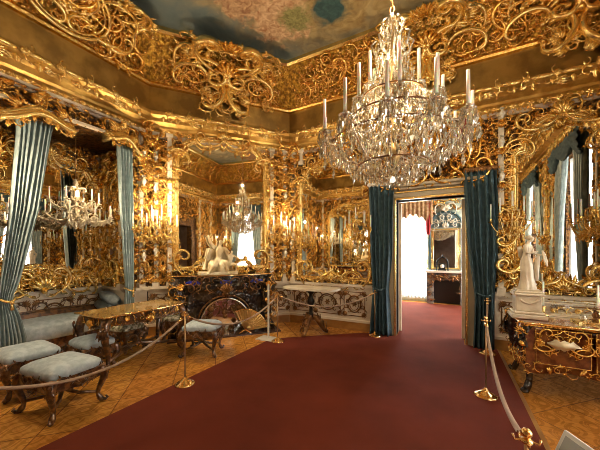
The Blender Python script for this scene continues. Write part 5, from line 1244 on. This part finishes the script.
# ---- smaller ivory chandelier in front of the alcove
ic = empty('ivory_chandelier', (-5.35, 2.28, .10)); tag(ic, 'cream ivory chandelier with many candles hanging in the sofa alcove', 'chandelier')
mb = MB(); lathe(mb, [(.01, 1.88), (.03, 1.92), (.015, 1.96), (.06, 2.02), (.09, 2.08), (.03, 2.14), (.03, 2.24), (.05, 2.30), (.025, 2.38), (.02, 2.55), (.04, 2.62), (.01, 2.7)], 14)
f2 = [wallmap((0, 0, 0), (math.cos(a), math.sin(a), 0), (math.sin(a), -math.cos(a), 0)) for a in (0, PI/3, 2*PI/3)]
for ff in f2:
    for fl in (1, -1): mb.put(SP, (fl*.10, 2.12, 0), fl, .2, fl < 0, ff, 2); mb.put(C1, (fl*.08, 2.45, 0), fl*.5, .2, fl < 0, ff, 2); mb.put(LF3, (fl*.06, 1.97, 0), PI, .16, fl < 0, ff, 2)
mb.build('stem', PALE, ic)
mb = MB(); tube(mb, [(0, 0, 2.68), (0, 0, 3.5)], .006, 5)
lathe(mb, [(.05, 3.515), (.04, 3.48), (.01, 3.46)], 10); mb.build('chain', DGOLD, ic)
for n_, rad, z0, zc, off in ((10, .50, 2.05, 2.06, .1), (6, .32, 2.24, 2.30, .3)):
    for k in range(n_):
        a = off+k*2*PI/n_; c_, s_ = math.cos(a), math.sin(a); mb = MB(); P = []
        for i in range(12): t = i/11; rr_ = .03+(rad-.03)*t; P.append((c_*rr_, s_*rr_, z0+(zc-z0)*t-.10*math.sin(PI*t)*(t**.5)+.02))
        tube(mb, P, .012, 6); e = P[-1]; lathe(mb, [(.006, -.005), (.032, .004), (.038, .014), (.012, .016), (.014, .045), (.008, .045)], 10, e)
        ff = wallmap((0, 0, 0), (c_, s_, 0), (s_, -c_, 0)); mb.put(SP, (rad*.55, P[6][2]+.03, 0), .5, .13, False, ff, 2); mb.put(LF3, (rad*.75, P[8][2]-.02, 0), PI, .10, False, ff, 2); mb.put(C1, (rad*.95, e[2]-.04, 0), 2, .09, False, ff, 2)
        arm = mb.build('arm', PALE, ic); candle_bits(arm, (e[0], e[1], e[2]+.04), .16)
# ================================================================ BARRIERS
def stanchion(label, x, y, hooks=()):
    r = empty('barrier_post', (x, y, .012)); tag(r, label, 'barrier post', 'brass rope barrier posts')
    mb = MB(); lathe(mb, [(.115, 0), (.118, .008), (.10, .02), (.085, .022), (.07, .04), (.035, .055), (.02, .075), (.012, .09)], 22, lob=.03); mb.build('base', BRASS, r)
    mb = MB(); tube(mb, [(0, 0, .08), (0, 0, .83)], .0085, 8); mb.build('pole', mat('dull_brass_pole', (.42, .26, .13), .35, .6), r)
    mb = MB(); ball(mb, (0, 0, .865), .02, 10, 7); lathe(mb, [(.01, .82), (.022, .83), (.022, .84), (.01, .845)], 12)
    for a in (0, PI/2, PI, 3*PI/2): tube(mb, [(.015*math.cos(a), .015*math.sin(a), .835), (.04*math.cos(a), .04*math.sin(a), .83), (.045*math.cos(a), .045*math.sin(a), .85)], .005, 5)
    mb.build('finial', BRASS, r); return r
PA, PB, PC, PD = (-2.83, 2.33), (-2.73, 4.24), (-1.27, 5.40), (-2.83, .35)
PE, PF = (.35, 3.72), (.27, 1.42)
stanchion('brass barrier post on the left carpet edge, nearest the camera', *PA); stanchion('brass barrier post at the far left carpet corner', *PB)
stanchion('brass barrier post at the foot of the left teal doorway curtain', *PC); stanchion('brass barrier post standing on the right side of the carpet', *PE)
stanchion('brass barrier post in the lower right foreground, only its top showing', *PF)
stanchion('brass barrier post at the foot of the right teal curtain', .52, 5.30)
def rope(label, a, b, sag, za=.845, zb=.845, r=.013):
    mb = MB(); P = [(a[0]+(b[0]-a[0])*t, a[1]+(b[1]-a[1])*t, za+(zb-za)*t-sag*4*t*(1-t)) for t in np.linspace(.02, .98, 30)]
    tube(mb, P, r, 8); o = mb.build('barrier_rope', ROPE); tag(o, label, 'rope', 'beige barrier ropes')
    mb = MB(); tube(mb, [P[0], P[1]], .018, 8); mb.build('end_cap', BRASS, o); mb = MB(); tube(mb, [P[-2], P[-1]], .018, 8); mb.build('end_cap', BRASS, o)
rope('beige rope sagging from the nearest left post past the blue stools', PA, (-2.83, .36), .33)
rope('beige rope hanging between the two left posts in front of the fireplace', PA, PB, .28)
rope('beige rope hanging from the far left post to the teal curtain', PB, PC, .24)
rope('beige rope running from the right post down to the lower right corner', PE, PF, .20)
rope('beige rope between the right carpet post and the right teal curtain', PE, (.52, 5.30), .22)
stanchion('brass barrier post outside the lower left corner of the photo', *PD)
r = empty('acrylic_post', (-2.97, 4.30, 0)); tag(r, 'slim pale square post on a flat pale base, left of the far barrier post', 'post')
mb = MB(); box(mb, -.012, .012, -.012, .012, .02, 1.02); mb.build('pole', ACRY, r)
mb = MB(); box(mb, -.20, .16, -.13, .13, .0, .02); mb.build('base', ACRY, r, bevel=.004)
r = empty('information_stand', (.50, 1.34, 0)); tag(r, 'tilted white framed information board in the lower right corner', 'sign')
mb = MB(); box(mb, -.15, .15, -.11, .11, -.008, .008); o = mb.build('board', WHITE, r, bevel=.004); o.location = (-.01, .21, .69); o.rotation_euler = (1.15, 0, -1.13)
mb = MB(); box(mb, -.13, .13, -.09, .09, .008, .011); mb.build('printed_panel', GREYP, o)
mb = MB(); tube(mb, [(.03, .21, .02), (.03, .21, .70)], .012, 8); mb.build('pole', INK, r)
mb = MB(); lathe(mb, [(.11, .014), (.11, .02), (.02, .03)], 20, (.03, .21, 0)); mb.build('foot', INK, r)
# dark cabinet against the back wall (seen in the mirrors)
r = empty('lacquer_cabinet', (-3.72, .42, 0), PI); tag(r, 'dark lacquer cabinet against the back wall, seen in the mirror left of the doorway', 'cabinet')
mb = MB(); prism(mb, outline(.60, .26, .02), 1.03, 1.06); mb.build('top', BLACKM, r)
mb = MB(); box(mb, -.55, .55, -.24, .24, .25, 1.03); mb.build('body', LACQ, r, bevel=.02)
for a in (-1, 1):
    f = wallmap((0, -.25, 0), (1, 0, 0), (0, -1, 0)); mb = MB(); P = R_(*sorted((a*.04, a*.5)), .32, .96); prism(mb, P, 0, .01, f); d = mb.build('door', LACQ, r)
    mb = MB(); molding(mb, f, P, [(0, .01)], .012, True); mb.put(SP, (a*.27, .64, .01), a, .3, a < 0, f); mb.build('door_mount', GOLD, d)
    for b in (-1, 1): cab_leg(a*.5, b*.2, a*.6, b*.6, .27, .04, .04).build('leg', BLACKM, r)
# ---- warm point lamps at the candelabra, chandelier and alcove, most of them added
for k, p in enumerate(LP): lamp('sconce_and_fill_light', p, 30, WARM, .03)  # a few are lit sconce bulbs, the rest added to light the gilding
for x, y, z, pw_ in ((0, 0, 4.02, 150), (.17, -.12, 2.98, 16), (-.17, -.12, 2.98, 16), (0, -.2, 3.42, 10)): lamp('chandelier_and_fill_light', (CXc+x, CYc+y, z), pw_, WARM, .04)  # crown lamp shines from overhead; weaker ones added to light candles and crystals
lamp('sconce_and_fill_light', pw(F_cham, .28, 2.7, .4), 45, WARM, .03); lamp('sconce_and_fill_light', pw(F_left, 1.0, 2.6, .45), 60, WARM, .03)  # extra lamps added to brighten the gilding and floor on the left
lamp('alcove_fill_light', (-5.30, 2.28, 2.55), 80, WARM, .04)  # unseen lamp added to brighten the alcove gilding
